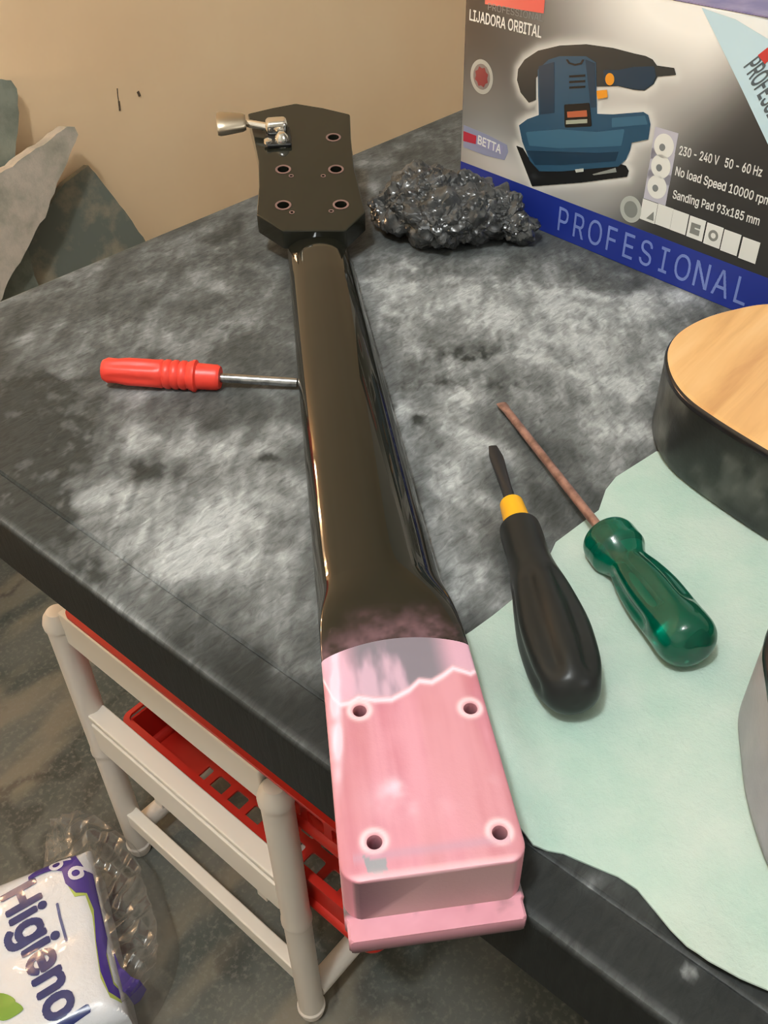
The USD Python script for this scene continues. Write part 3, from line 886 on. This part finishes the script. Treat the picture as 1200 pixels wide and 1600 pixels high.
outline = [(0.479, 0.140), (0.4605, 0.1525), (0.441, 0.1605), (0.420, 0.1635), (0.402, 0.1605), (0.387, 0.153), (0.374, 0.1425), (0.3645, 0.130), (0.3575, 0.1135), (0.3515, 0.095), (0.346, 0.075),
           (0.340, 0.045), (0.336, 0.0), (0.330, -0.028), (0.300, -0.030), (0.288, -0.015), (0.280, 0.015), (0.270, 0.036), (0.258, 0.0435), (0.243, 0.0415), (0.228, 0.034), (0.214, 0.026), (0.200, 0.0155), (0.189, 0.0045), (0.176, -0.015), (0.166, -0.05),
           (0.168, -0.10), (0.160, -0.16), (0.165, -0.24), (0.21, -0.31), (0.31, -0.345), (0.42, -0.33), (0.49, -0.26), (0.51, -0.18), (0.49, -0.10), (0.478, -0.04), (0.492, 0.03), (0.500, 0.08), (0.495, 0.115)]
ol = smoothline(outline, 9, True)
opoly = Polygon(ol).buffer(0)
tg = np.roll(ol, -1, 0) - np.roll(ol, 1, 0)
tg /= np.linalg.norm(tg, axis=1, keepdims=True)
nr = np.stack([-tg[:, 1], tg[:, 0]], 1)
if not opoly.contains(Point(ol[50] + nr[50] * 1e-3)):
    nr = -nr


def bring(inset, z):
    return np.c_[ol + nr * inset, np.full(len(ol), T + bodyz + z)]


def band_mesh(prof, cap_bottom=False):
    R = [bring(i, z) for i, z in prof]
    n, k = len(R), len(ol)
    V = np.vstack(R)
    i, j = np.meshgrid(np.arange(n - 1), np.arange(k), indexing="ij")
    j2 = (j + 1) % k
    q = np.stack([i * k + j, i * k + j2, (i + 1) * k + j2, (i + 1) * k + j], -1).reshape(-1, 4)
    m = trimesh.Trimesh(V, np.vstack([q[:, [0, 1, 2]], q[:, [0, 2, 3]]]), process=False)
    c = m.triangles_center[0]
    if m.face_normals[0][:2] @ nr[0] > 0:
        m.invert()
    return m


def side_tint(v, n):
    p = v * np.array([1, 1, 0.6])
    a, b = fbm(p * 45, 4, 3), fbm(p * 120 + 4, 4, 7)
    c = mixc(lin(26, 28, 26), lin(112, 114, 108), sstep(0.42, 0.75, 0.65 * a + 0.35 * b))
    k = sstep(0.31, 0.27, v[:, 0])                                    # this horn's side is a paler lavender grey
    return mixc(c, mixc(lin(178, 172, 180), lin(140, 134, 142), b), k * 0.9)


gbody = thing("unfinished_guitar", "solid guitar body with pale wood top and dark sides on the green cloth", "guitar", (0.33, -0.09, T + bodyz))
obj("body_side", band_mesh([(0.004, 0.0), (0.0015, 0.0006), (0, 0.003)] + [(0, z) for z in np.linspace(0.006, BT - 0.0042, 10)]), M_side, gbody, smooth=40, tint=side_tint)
obj("binding", band_mesh([(0, BT - 0.0042), (-0.0003, BT - 0.004), (-0.0003, BT - 0.0022), (0.0002, BT - 0.0012), (0.0009, BT - 0.0005)]), M_bind, gbody, smooth=40)
lipm = band_mesh([(0.0009, BT - 0.0005), (0.002, BT - 0.0001), (0.0032, BT)])
capm = extr(Polygon(ol + nr * 0.0032).buffer(0), 0.0004)
capm.vertices[:, 2] += T + bodyz + BT - 0.0004
obj("wood_top", trimesh.util.concatenate([lipm, capm]), M_top, gbody, smooth=40)
under_ = extr(Polygon(ol + nr * 0.004).buffer(0), 0.0004)
under_.vertices[:, 2] += T + bodyz
obj("body_back", under_, M_bind, gbody, smooth=False)


# ---------------------------------------------------------------- screwdrivers
M_green = mat("green_clear_plastic", lin(0, 122, 96), 0.08, extra={"transmission_weight": 0.75, "ior": 1.49, "specular_ior_level": 0.6})
M_rust = mat("rusty_steel", lin(176, 134, 120), 0.38, 0.4, var=(120, 0.4, 0.65, lin(124, 92, 80)))
M_steel = mat("bright_steel", (0.5, 0.5, 0.5), 0.22, 1.0, var=(150, 0.45, 0.7, (0.2, 0.2, 0.2)))
M_rubber = mat("black_rubber", (0.018, 0.019, 0.018), 0.33, extra={"specular_ior_level": 0.22})
M_yellow = mat("yellow_plastic", lin(244, 178, 30), 0.35)
M_blade = mat("dark_blade", (0.07, 0.07, 0.075), 0.4, 0.8)
M_red = mat("red_plastic", lin(226, 62, 48), 0.38)


def driver(name, label, end, tip, handle_len):
    """Frame whose z axis runs from the handle's end to the tip."""
    end, tip = np.array(end, float), np.array(tip, float)
    t = thing(name, label, "screwdriver", (end + tip) / 2 * np.array([1, 1, 0]) + np.array([0, 0, T]))
    return t, frame(end, tip - end, np.cross(tip - end, (0, 0, 1)))


def fluted(prof, n, depth, seg=96, lo=0.0, hi=1.0):
    """A lathed handle with n flats or grooves cut into it between lo and hi."""
    m = lathe(prof, seg)
    v = m.vertices
    a = np.arctan2(v[:, 1], v[:, 0])
    k = sstep(lo, lo + 0.008, v[:, 2]) * sstep(hi, hi - 0.008, v[:, 2])
    f = 1 - depth * k * (0.5 + 0.5 * np.cos(n * a)) ** 1.5
    m.vertices[:, :2] = v[:, :2] * f[:, None]
    return m


def dense(prof, n=40):
    p = smoothline(prof, 6)
    p[:, 0] = np.maximum(p[:, 0], 0)
    return p


# green
ge, gt = at(1082, 1010, 0.0135), at(783, 630, 0.003)
gl = np.linalg.norm(gt - ge)
g_front = np.linalg.norm(at(928, 834, 0.0125) - ge)
t, Mx = driver("screwdriver", "screwdriver with translucent green handle and long rusty blade", ge, gt, g_front)
r_ = 0.0122
prof = [(0, -0.004), (0.006, -0.0035), (0.010, -0.001), (r_, 0.004), (r_, 0.015), (r_, g_front - 0.042), (0.0108, g_front - 0.030), (0.0094, g_front - 0.0235), (0.0092, g_front - 0.0205), (0.0106, g_front - 0.0165), (0.0122, g_front - 0.0135), (0.0125, g_front - 0.012), (0.0125, g_front - 0.008), (0.0124, g_front - 0.004), (0.0112, g_front - 0.0012), (0.008, g_front), (0.004, g_front), (0, g_front)]
obj("handle", put(fluted(dense(prof), 6, 0.16, lo=0.012, hi=g_front - 0.02), Mx), M_green, t, smooth=45)
gb = lathe([(0, 0.02), (0.0022, 0.02), (0.0022, gl - 0.012), (0.0021, gl - 0.01), (0.0025, gl - 0.004), (0.0023, gl), (0, gl)], 20)
fl = sstep(gl - 0.012, gl, gb.vertices[:, 2])
gb.vertices[:, 1] *= 1 - 0.75 * fl
gb.vertices[:, 0] *= 1 + 0.25 * fl
obj("blade", put(gb, Mx), M_rust, t)

# black
be, bt_ = at(893, 1078, 0.0155), at(770, 697, 0.0022)
bl = np.linalg.norm(bt_ - be)
b_front = np.linalg.norm(at(808, 818, 0.010) - be)
t, Mx = driver("screwdriver", "screwdriver with black rubber handle, yellow collar and short dark blade", be, bt_, b_front)
prof = [(0, -0.007), (0.006, -0.006), (0.0105, -0.002), (0.0138, 0.008), (0.0150, 0.022), (0.0148, 0.034), (0.0128, 0.052), (0.0102, 0.068), (0.0094, 0.078), (0.0094, b_front - 0.004), (0.0085, b_front - 0.0005), (0.005, b_front), (0, b_front)]
obj("handle", put(fluted(dense(prof), 6, 0.17, lo=-0.003, hi=0.062), Mx), M_rubber, t, smooth=45)
col = np.linalg.norm(at(803, 786, 0.006) - be)
obj("collar", put(lathe([(0, b_front - 0.002), (0.0072, b_front - 0.002), (0.0074, b_front + 0.002), (0.0062, b_front + 0.006), (0.0056, col - 0.001), (0.0044, col), (0, col)], 24), Mx), M_yellow, t, label="yellow plastic collar")
bb = lathe([(0, b_front), (0.0028, b_front), (0.0028, col + 0.004), (0.0026, col + 0.012), (0.0036, bl - 0.014), (0.0036, bl - 0.010), (0.0022, bl), (0, bl)], 20)
fl = sstep(col + 0.008, bl, bb.vertices[:, 2])
bb.vertices[:, 1] *= 1 - 0.8 * fl
obj("blade", put(bb, Mx), M_blade, t)

# red
re_, rt = at(162, 578, 0.0098), at(464, 598, 0.004)
rl = np.linalg.norm(rt - re_)
r_front = np.linalg.norm(at(343, 584, 0.0095) - re_)
t, Mx = driver("screwdriver", "screwdriver with red ribbed handle, its blade ending at the neck", re_, rt, r_front)
prof = [(0, -0.001), (0.006, 0.0), (0.00754, 0.003), (0.007548, 0.008)] + [(0.00846, z) for z in (0.014, 0.022, 0.030)]
zz = 0.034
while zz < r_front - 0.018:
    prof += [(0.00846, zz), (0.00764, zz + 0.0013), (0.00846, zz + 0.0027)]
    zz += 0.0046
prof += [(0.00856, r_front - 0.0165), (0.00920, r_front - 0.0155), (0.00920, r_front - 0.0140), (0.007548, r_front - 0.013), (0.00736, r_front - 0.002), (0.00626, r_front), (0, r_front)]
obj("handle", put(fluted(prof, 6, 0.10, lo=0.0, hi=0.036), Mx), M_red, t, smooth=40)
obj("blade", put(lathe([(0, r_front - 0.004), (0.0027, r_front - 0.004), (0.0027, rl - 0.006), (0.0026, rl), (0, rl)], 18), Mx), M_steel, t)


# ---------------------------------------------------------------- the plastic rack under the table's end
M_rack = mat("offwhite_plastic", lin(214, 204, 192), 0.42)
M_rail = mat("white_plastic", lin(226, 218, 206), 0.42)
RX0, RX1, RY0, RY1 = 0.238, 0.43, 0.327, 0.610
FL = 0.0


def tz(z):
    return T + z


rack = thing("storage_rack", "low white plastic shelf rack standing under the table's end", "rack", ((RX0 + RX1) / 2, (RY0 + RY1) / 2, 0))
legs = [(RX0, RY0), (RX0, RY1), (RX1, RY0), (RX1, RY1)]
for lx, ly in legs:
    lp = lathe([(0, 0.0), (0.0115, 0.0), (0.0125, 0.003), (0.0125, 0.012), (0.0145, 0.0125), (0.0145, 0.016), (0.0128, 0.018), (0.0128, 0.196), (0.0142, 0.198), (0.0142, 0.203), (0.0132, 0.206), (0.0132, tz(-0.331)), (0, tz(-0.331))], 28)
    lg_ = obj("leg", put(lp, frame((lx, ly, 0), (0, 0, 1))), M_rack, rack, smooth=35)
    obj("leg_cap", put(lathe([(0, tz(-0.331)), (0.0146, tz(-0.331)), (0.0148, tz(-0.326)), (0.0128, tz(-0.319)), (0.0085, tz(-0.313)), (0, tz(-0.311))], 28), frame((lx, ly, 0), (0, 0, 1))), M_rack, lg_, smooth=35)
for rx, sg in ((RX0, -1), (RX1, 1)):
    obj("top_rail", rbox((rx - 0.004, RY0 + 0.012, tz(-0.345)), (rx + 0.004, RY1 - 0.012, tz(-0.304)), 0.0018), M_rail, rack)
    mid = cat(rbox((rx - 0.0095, RY0 + 0.010, tz(-0.4555)), (rx + 0.0095, RY1 - 0.010, tz(-0.448)), 0.0016), rbox((rx - 0.003, RY0 + 0.010, tz(-0.464)), (rx + 0.003, RY1 - 0.010, tz(-0.454)), 0.001), rbox((rx - 0.0095, RY0 + 0.010, tz(-0.505)), (rx + 0.0095, RY1 - 0.010, tz(-0.462)), 0.0016))
    obj("middle_rail", mid, M_rail, rack)
    obj("bottom_rail", rbox((rx - 0.007, RY0 + 0.010, tz(-0.652)), (rx + 0.007, RY1 - 0.010, tz(-0.628)), 0.002), M_rail, rack)
for by, bz in ((0.37, -0.5275), (0.52, -0.5275)):
    obj("shelf_bar", tube([(RX0 + 0.002, by, tz(bz)), ((RX0 + RX1) / 2, by, tz(bz)), (RX1 - 0.002, by, tz(bz))], 0.0060, 14), M_rack, rack)
for rx in (RX0, RX1):
    for by in (0.37, 0.52):
        obj("shelf_hanger", trimesh.creation.box(bounds=[(rx - 0.003, by - 0.006, tz(-0.534)), (rx + 0.003, by + 0.006, tz(-0.503))]), M_rack, rack, smooth=False)
for ry in (RY0, RY1):
    obj("foot_rail", tube([(RX0 + 0.010, ry, 0.04), ((RX0 + RX1) / 2, ry, 0.04), (RX1 - 0.010, ry, 0.04)], 0.0115, 18), M_rack, rack)

M_basket = mat("red_basket_plastic", lin(188, 34, 20), 0.4, extra={"subsurface_weight": 0.0})


def basket(label, z, y0, y1, depth, lip):
    x0, x1 = 0.2500, 0.4180
    bk = thing("basket", label, "basket", ((x0 + x1) / 2, (y0 + y1) / 2, tz(z) - depth), group=None)

    def lattice(w, h, solid_top, pitch=0.026):
        p = sbox(0, 0, w, h)
        nx, ny = int((w - 0.012) // pitch), int((h - solid_top - 0.006) // pitch)
        ox, oy = (w - nx * pitch) / 2, 0.005 if solid_top else (h - ny * pitch) / 2
        hol = [sbox(ox + i * pitch + 0.0072, oy + j * pitch + 0.0072, ox + (i + 1) * pitch - 0.0072, oy + (j + 1) * pitch - 0.0072).buffer(0.003) for i in range(nx) for j in range(ny)]
        return p.difference(unary_union(hol)) if hol else p

    zb = tz(z) - depth
    b = extr(unary_union([lattice(x1 - x0 - 0.016, y1 - y0 - 0.016, 0), sbox(0, y1 - y0 - 0.085, x1 - x0 - 0.016, y1 - y0 - 0.016)]), 0.0025)
    b.apply_translation([x0 + 0.008, y0 + 0.008, zb])
    obj("bottom_grid", b, M_basket, bk, smooth=False)
    for yy, sgn in ((y0 + 0.006, 1), (y1 - 0.0085, -1)):
        e = extr(lattice(x1 - x0 - 0.016, depth - 0.004, depth), 0.0025)
        e.apply_transform(frame((x0 + 0.008, yy + 0.0025, zb), (0, -1, 0), (1, 0, 0)))
        obj("end_wall", e, M_basket, bk, smooth=False)
    for xx in (x0 + 0.006, x1 - 0.0085):
        e = extr(lattice(y1 - y0 - 0.016, depth - 0.004, 0.03), 0.0025)
        e.apply_transform(frame((xx, y0 + 0.008, zb), (1, 0, 0), (0, 1, 0)))
        obj("side_wall", e, M_basket, bk, smooth=False)
    outer, inn = sbox(x0 - lip, y0, x1 + lip, y1).buffer(-0.012).buffer(0.012), sbox(x0 + 0.005, y0 + 0.005, x1 - 0.005, y1 - 0.005).buffer(-0.008).buffer(0.008)
    rm = extr(outer.difference(inn), 0.003)
    rm.apply_translation([0, 0, tz(z) - 0.003])
    obj("rim", rm, M_basket, bk, smooth=30)
    pts = np.array(sbox(x0 + 0.009, y0 + 0.009, x1 - 0.009, y1 - 0.009).buffer(-0.010).buffer(0.010).segmentize(0.006).exterior.coords)
    obj("base_bead", tube(np.c_[pts, np.full(len(pts), zb + 0.002)], 0.0075, 12), M_basket, bk, smooth=40)


basket("shallow red lattice basket on the rack's middle rails", -0.4570, 0.245, 0.580, 0.058, 0.001)
basket("shallow red basket on the rack's top rails, just under the tabletop", -0.3010, 0.252, 0.594, 0.082, 0.0145)


# ---------------------------------------------------------------- broken slabs leaning on the wall behind the table
M_slab = mat("grey_board", lin(196, 182, 166), 0.7, var=(26, 0.4, 0.7, lin(150, 146, 130)), bump=(90, 0.0008))
M_slab2 = mat("green_slate", lin(108, 112, 102), 0.75, var=(18, 0.5, 0.72, lin(160, 148, 126)), bump=(70, 0.001))
M_slab3 = mat("olive_board", lin(132, 136, 122), 0.75, var=(22, 0.45, 0.7, lin(100, 104, 92)), bump=(90, 0.0008))


def leaning(name, pts, gap, thick, m, label, low, lean=0.10):
    """A slab whose seen upper outline is pts; it goes on down to the floor."""
    down = np.array([0, -lean, -0.66])
    down /= np.linalg.norm(down)
    n = np.cross((1, 0, 0), down)
    n = n if n[1] < 0 else -n
    P0 = np.array([0.4, Y1 - 0.004 - gap, T - 0.06])
    q = [on(x, y, P0, n) - P0 for x, y in pts]
    q = [(p[0], -(p @ down)) for p in q]
    zmin = -(T - 0.06) / -down[2]
    q += [(x, zmin) for x in low]
    poly = Polygon(q).buffer(0).segmentize(0.012)
    ex = np.array(poly.exterior.coords)[:-1]
    g3 = np.c_[ex * 60, np.zeros(len(ex))]
    jit = np.stack([fbm(g3, 3, 3) - 0.5, fbm(g3 + 50, 3, 4) - 0.5], 1) * 0.006   # chipped edges
    poly = Polygon(ex + jit * sstep(zmin + 0.02, zmin + 0.05, ex[:, 1])[:, None]).buffer(0)
    e = extr(poly, thick)
    e = tri(mfold(e).refine_to_length(0.012)) if False else e
    M = np.eye(4)
    M[:3, 0], M[:3, 1], M[:3, 2] = (1, 0, 0), -down, np.cross((1, 0, 0), -down)
    M[:3, 3] = P0 - M[:3, 2] * (0 if M[1, 2] < 0 else thick)
    e.apply_transform(M)
    if M[1, 2] < 0:
        e.apply_translation(-M[:3, 2] * thick)
    e.apply_translation([0, 0, max(0, 0.0005 - e.vertices[:, 2].min())])
    obj(name, e, m, smooth=False, label=label, cat="board")


leaning("slate_slab", [(-30, 500), (10, 445), (40, 385), (66, 340), (100, 290), (130, 268), (139, 262), (150, 272), (180, 312), (224, 374), (262, 430)], 0.0, 0.012, M_slab2, "dark green broken slate leaning on the wall, its slanted edge meeting the table", (0.50, 0.22))
leaning("board", [(-60, 330), (0, 278), (58, 238), (88, 214), (106, 203), (118, 204), (122, 214), (100, 270), (76, 330), (46, 390), (16, 445), (-30, 540)], 0.045, 0.022, M_slab, "long pale grey board leaning slanted against the wall", (-0.25, -0.55))
leaning("board", [(-90, 170), (-30, 140), (2, 127), (18, 130), (28, 143), (31, 180), (27, 238), (14, 300)], 0.018, 0.020, M_slab3, "upright olive grey board with a rounded top at the left edge", (0.17, 0.07))


# ---------------------------------------------------------------- pack of paper rolls on the floor
PL, PW, PH, PR = 0.19, 0.24, 0.092, 0.022                             # length along the lettering, width, height, rounding
PZ = PH
PD = np.array([-math.sin(math.radians(25)), -math.cos(math.radians(25))])   # along the lettering
PE = np.array([-PD[1], PD[0]])                                        # towards the open side
PC = np.array([0.183, 0.604])                                         # its far corner on that side


def ploc(x, y):
    dx, dy = x - PC[0], y - PC[1]
    return dx * PD[0] + dy * PD[1], -(dx * PE[0] + dy * PE[1])


def pworld(l, w):
    return PC[0] + l * PD[0] - w * PE[0], PC[1] + l * PD[1] - w * PE[1]


def pack_top(x, y):
    l, w = ploc(x, y)
    d = np.clip(np.minimum(np.minimum(l, PL - l), np.minimum(w, PW - w)), 0, PR)
    drop = PR - np.sqrt(np.maximum(PR**2 - (PR - d) ** 2, 0))
    bulge = 0.004 * np.abs(np.sin(np.clip(l / PL, 0, 1) * np.pi * 2)) * np.abs(np.sin(np.clip(w / PW, 0, 1) * np.pi * 2)) ** 0.5
    p = np.stack([x, y, 0 * x], -1)
    return PZ - drop + bulge + 0.0025 * (fbm(p * 30, 3, 4) - 0.5)


M_pack = mat("printed_white_film", lin(226, 228, 234), 0.28, bump=(70, 0.0016), extra={"coat_weight": 0.6, "coat_roughness": 0.06})
M_navy = mat("print_navy", lin(24, 40, 104), 0.25, extra={"coat_weight": 0.4})
M_purple = mat("print_purple", lin(74, 56, 142), 0.25, extra={"coat_weight": 0.5})
M_lime = mat("print_lime", lin(176, 190, 96), 0.3)
M_leaf = mat("print_leaf", lin(120, 158, 60), 0.3)
M_digit = mat("print_digit_white", lin(226, 224, 236), 0.3)
pack = thing("paper_roll_pack", "plastic wrapped pack of paper rolls with navy lettering on the floor", "paper roll pack", (*pworld(PL / 2, PW / 2), 0))
e = np.array([0, 0.0004, 0.0012, 0.0025, 0.004, 0.006, 0.009, 0.012, 0.016, 0.020])
pxs = np.r_[e, np.linspace(0.024, PL - 0.024, 60), (PL - e)[::-1]]
pys = np.r_[e, np.linspace(0.024, PW - 0.024, 80), (PW - e)[::-1]]
pm_ = grid(pxs, pys, lambda L_, W_: pack_top(*pworld(L_, W_)))
pm_.vertices = np.c_[np.stack(pworld(pm_.vertices[:, 0], pm_.vertices[:, 1]), 1), pm_.vertices[:, 2]]
k1, k2 = len(pxs), len(pys)
idx = np.arange(k1 * k2).reshape(k1, k2)
loop = np.r_[idx[:, 0], idx[-1, 1:], idx[-2::-1, -1], idx[0, -2:0:-1]]
nv = len(pm_.vertices)
low_ = pm_.vertices[loop].copy()
low_[:, 2] = 0.004
j = np.arange(len(loop))
j2 = (j + 1) % len(loop)
skirt = np.vstack([np.stack([loop[j], nv + j, nv + j2], 1), np.stack([loop[j], nv + j2, loop[j2]], 1)])
pm_ = trimesh.Trimesh(np.vstack([pm_.vertices, low_]), np.vstack([pm_.faces, skirt]), process=False)
if pm_.face_normals[len(pm_.faces) // 4][2] < 0:
    pm_.invert()
obj("wrapped_rolls", pm_, M_pack, pack, smooth=50)


def drape(name, poly, m, h=0.0006, parent=None, zf=None):
    """A flat print laid over the pack's top."""
    g = poly if isinstance(poly, trimesh.Trimesh) else extr(poly, 0.0003)
    g = tri(mfold(g).refine_to_length(0.004))
    v = g.vertices
    v[:, 2] = (zf or pack_top)(v[:, 0], v[:, 1]) + h + v[:, 2]
    g.vertices = v
    return obj(name, g, m, parent or pack, smooth=40)


def fpt(px, py):
    return at(px, py, PZ - T)[:2]


inside_ = Polygon([pworld(*q) for q in [(0.003, 0.003), (PL - 0.003, 0.003), (PL - 0.003, PW - 0.003), (0.003, PW - 0.003)]])
drape("lime_edge", Polygon([fpt(*q) for q in [(52, 1345), (100, 1362), (108, 1388), (118, 1404), (134, 1400), (144, 1430), (150, 1480), (158, 1530), (172, 1558), (192, 1562), (192, 1545), (176, 1530), (164, 1480), (160, 1420), (140, 1380), (110, 1350), (70, 1335)]]).buffer(0).intersection(inside_), M_lime)
drape("purple_band", Polygon([fpt(*q) for q in [(45, 1372), (70, 1340), (95, 1322), (112, 1322), (120, 1340), (135, 1360), (150, 1352), (156, 1395), (164, 1440), (165, 1490), (176, 1535), (194, 1548), (186, 1556), (170, 1550), (158, 1520), (150, 1470), (146, 1420), (136, 1396), (120, 1398), (104, 1384), (98, 1364), (84, 1362), (64, 1368), (46, 1378)]]).buffer(0).intersection(inside_), M_purple, 0.0012)


def floor_text(name, s, p0, p1, hgt, m, h, bold=True, parent=None, fat=0.0, zf=None, pt=None):
    a, b = (pt or fpt)(*p0), (pt or fpt)(*p1)
    t_ = meshkit.text_mesh(s, hgt, 0.0003, bold)
    L = np.linalg.norm(b - a)
    t_.apply_translation([-t_.bounds[0][0], 0, 0])
    t_.apply_scale([L / t_.bounds[1][0], 1, 1])
    c_, s_ = (b - a) / L
    v_ = t_.vertices.copy()
    t_.vertices = np.c_[a[0] + v_[:, 0] * c_ - v_[:, 1] * s_, a[1] + v_[:, 0] * s_ + v_[:, 1] * c_, v_[:, 2]]
    if fat:
        ms = [t_.copy() for _ in range(4)]
        for m_, (dx, dy) in zip(ms, ((fat, 0), (-fat, 0), (0, fat), (0, -fat))):
            m_.apply_translation([dx, dy, 0])
        t_ = tri(m3.Manifold.batch_boolean([mfold(m_) for m_ in ms], m3.OpType.Add))
    drape(name, t_, m, h, parent, zf)


floor_text("lettering", "Higienol", (3, 1404), (87, 1622), 0.034, M_navy, 0.0008, fat=0.0010)
floor_text("numeral", "6", (74, 1350), (85, 1367), 0.021, M_digit, 0.0019)
floor_text("numeral", "6", (105, 1364), (116, 1382), 0.022, M_digit, 0.0019)
for q in [(-4, 1568), (8, 1580)]:
    c = fpt(*q)
    lf = Polygon(smoothline([(c[0] - 0.010, c[1] + 0.012), (c[0] + 0.007, c[1] + 0.005), (c[0] + 0.012, c[1] - 0.014), (c[0] - 0.006, c[1] - 0.008)], 6, True)).buffer(0)
    drape("leaf_print", lf.intersection(inside_), M_leaf, 0.0008)
drape("fine_print", LineString([fpt(*q) for q in [(91, 1416), (95, 1436), (99, 1451), (104, 1470)]]).buffer(0.0013), mat("print_fine", lin(90, 96, 140), 0.3), 0.0008)

# loose clear wrapping at its side
M_film = usdkit.material(stage, "/World/Looks/clear_film", {
    "lw": ("layer_weight", {"blend": 0.25}), "mr": ("map_range", {"from_min": 0.0, "from_max": 1.0, "to_min": 0.12, "to_max": 0.5, "clamp": True}),
    "t": ("transparent_bsdf", {"color": (1.0, 1.0, 1.0)}), "d": ("diffuse_bsdf", {"color": (0.85, 0.85, 0.88)}), "m0": ("mix_closure", {"fac": 0.035}),
    "g": ("glossy_bsdf", {"color": (1, 1, 1), "roughness": 0.2}), "m": ("mix_closure", {})},
    [("lw.fresnel", "mr.value"), ("mr.result", "m.fac"), ("t.BSDF", "m0.closure1"), ("d.BSDF", "m0.closure2"), ("m0.closure", "m.closure1"), ("g.BSDF", "m.closure2")], surface="m.closure")
fz = [(0.0, PZ - 0.008), (0.2, PZ - 0.012), (0.5, 0.074), (0.78, 0.066), (0.93, 0.035), (1.0, 0.002)]
inn_ = smoothline([np.array(pworld(*q)) for q in [(0.004, 0.05), (0.003, 0.02), (0.02, 0.003), (0.06, 0.002), (0.10, 0.002), (0.14, 0.002), (0.175, 0.004), (0.187, 0.03), (0.188, 0.07)]], 24)
out_pts = [at(*q, 0.006 - T)[:2] for q in [(100, 1300), (150, 1288), (205, 1322), (246, 1372), (262, 1420), (278, 1470), (272, 1525), (240, 1590), (190, 1650)]]
out_ = smoothline(out_pts, 24)
nu = 44
rows = []
for a_, b_ in zip(inn_, out_):
    k = np.linspace(0, 1, nu)
    xy = a_[None] * (1 - k[:, None]) + b_[None] * k[:, None]
    rows.append(np.c_[xy, np.interp(k, [q[0] for q in fz], [q[1] for q in fz])])
R_ = np.array(rows)
p_ = R_.reshape(-1, 3)
kk = np.tile(np.linspace(0, 1, nu), len(rows))
env = np.sin(np.pi * np.clip(kk * 0.92 + 0.06, 0, 1))
along = np.repeat(np.linspace(0, 1, len(rows)), nu)                   # folds run outwards from the pack
ph = along * 15 + 1.6 * fbm(p_ * np.array([22, 22, 0]) + 2, 3, 5) + kk * 0.8
fold = np.abs((ph % 1.0) * 2 - 1)
ph2 = along * 6 - kk * 2.2 + 1.2 * fbm(p_ * np.array([30, 30, 0]) + 9, 2, 7)
fold2 = np.abs((ph2 % 1.0) * 2 - 1)
p_[:, 2] = np.maximum(p_[:, 2] + env * (0.0066 * (fold - 0.5) + 0.006 * (fold2 - 0.5) + 0.006 * (fbm(p_ * 55, 2, 8) - 0.5)), 0.002)
n_, k_ = R_.shape[:2]
i, j = np.meshgrid(np.arange(n_ - 1), np.arange(k_ - 1), indexing="ij")
q_ = np.stack([i * k_ + j, (i + 1) * k_ + j, (i + 1) * k_ + j + 1, i * k_ + j + 1], -1).reshape(-1, 4)
film = trimesh.Trimesh(p_, np.vstack([q_[:, [0, 1, 2]], q_[:, [0, 2, 3]]]), process=False)
obj("clear_wrapping", film, M_film, pack, smooth=28, label="loose clear plastic wrapping")

from scipy.interpolate import LinearNDInterpolator, NearestNDInterpolator
_fl, _fn = LinearNDInterpolator(p_[:, :2], p_[:, 2]), NearestNDInterpolator(p_[:, :2], p_[:, 2])


def film_top(x, y):
    z = _fl(x, y)
    return np.where(np.isnan(z), _fn(x, y), z)


M_filmprint = usdkit.material(stage, "/World/Looks/film_print", {
    "t": ("transparent_bsdf", {"color": (0.75, 0.7, 0.9)}), "p": ("principled_bsdf", {"base_color": tuple(lin(96, 80, 160)), "roughness": 0.2}), "m": ("mix_closure", {"fac": 0.6})},
    [("t.BSDF", "m.closure1"), ("p.BSDF", "m.closure2")], surface="m.closure")


def fpt2(px, py, z=0.055):
    return at(px, py, z - T)[:2]


drape("film_print", Polygon([fpt2(*q) for q in [(168, 1462), (180, 1492), (197, 1530), (215, 1544), (240, 1550), (244, 1566), (225, 1580), (200, 1568), (182, 1556), (173, 1520)]]).buffer(0).intersection(Polygon(np.vstack([inn_, out_[::-1]])).buffer(-0.002)), M_filmprint, 0.0012, zf=film_top)
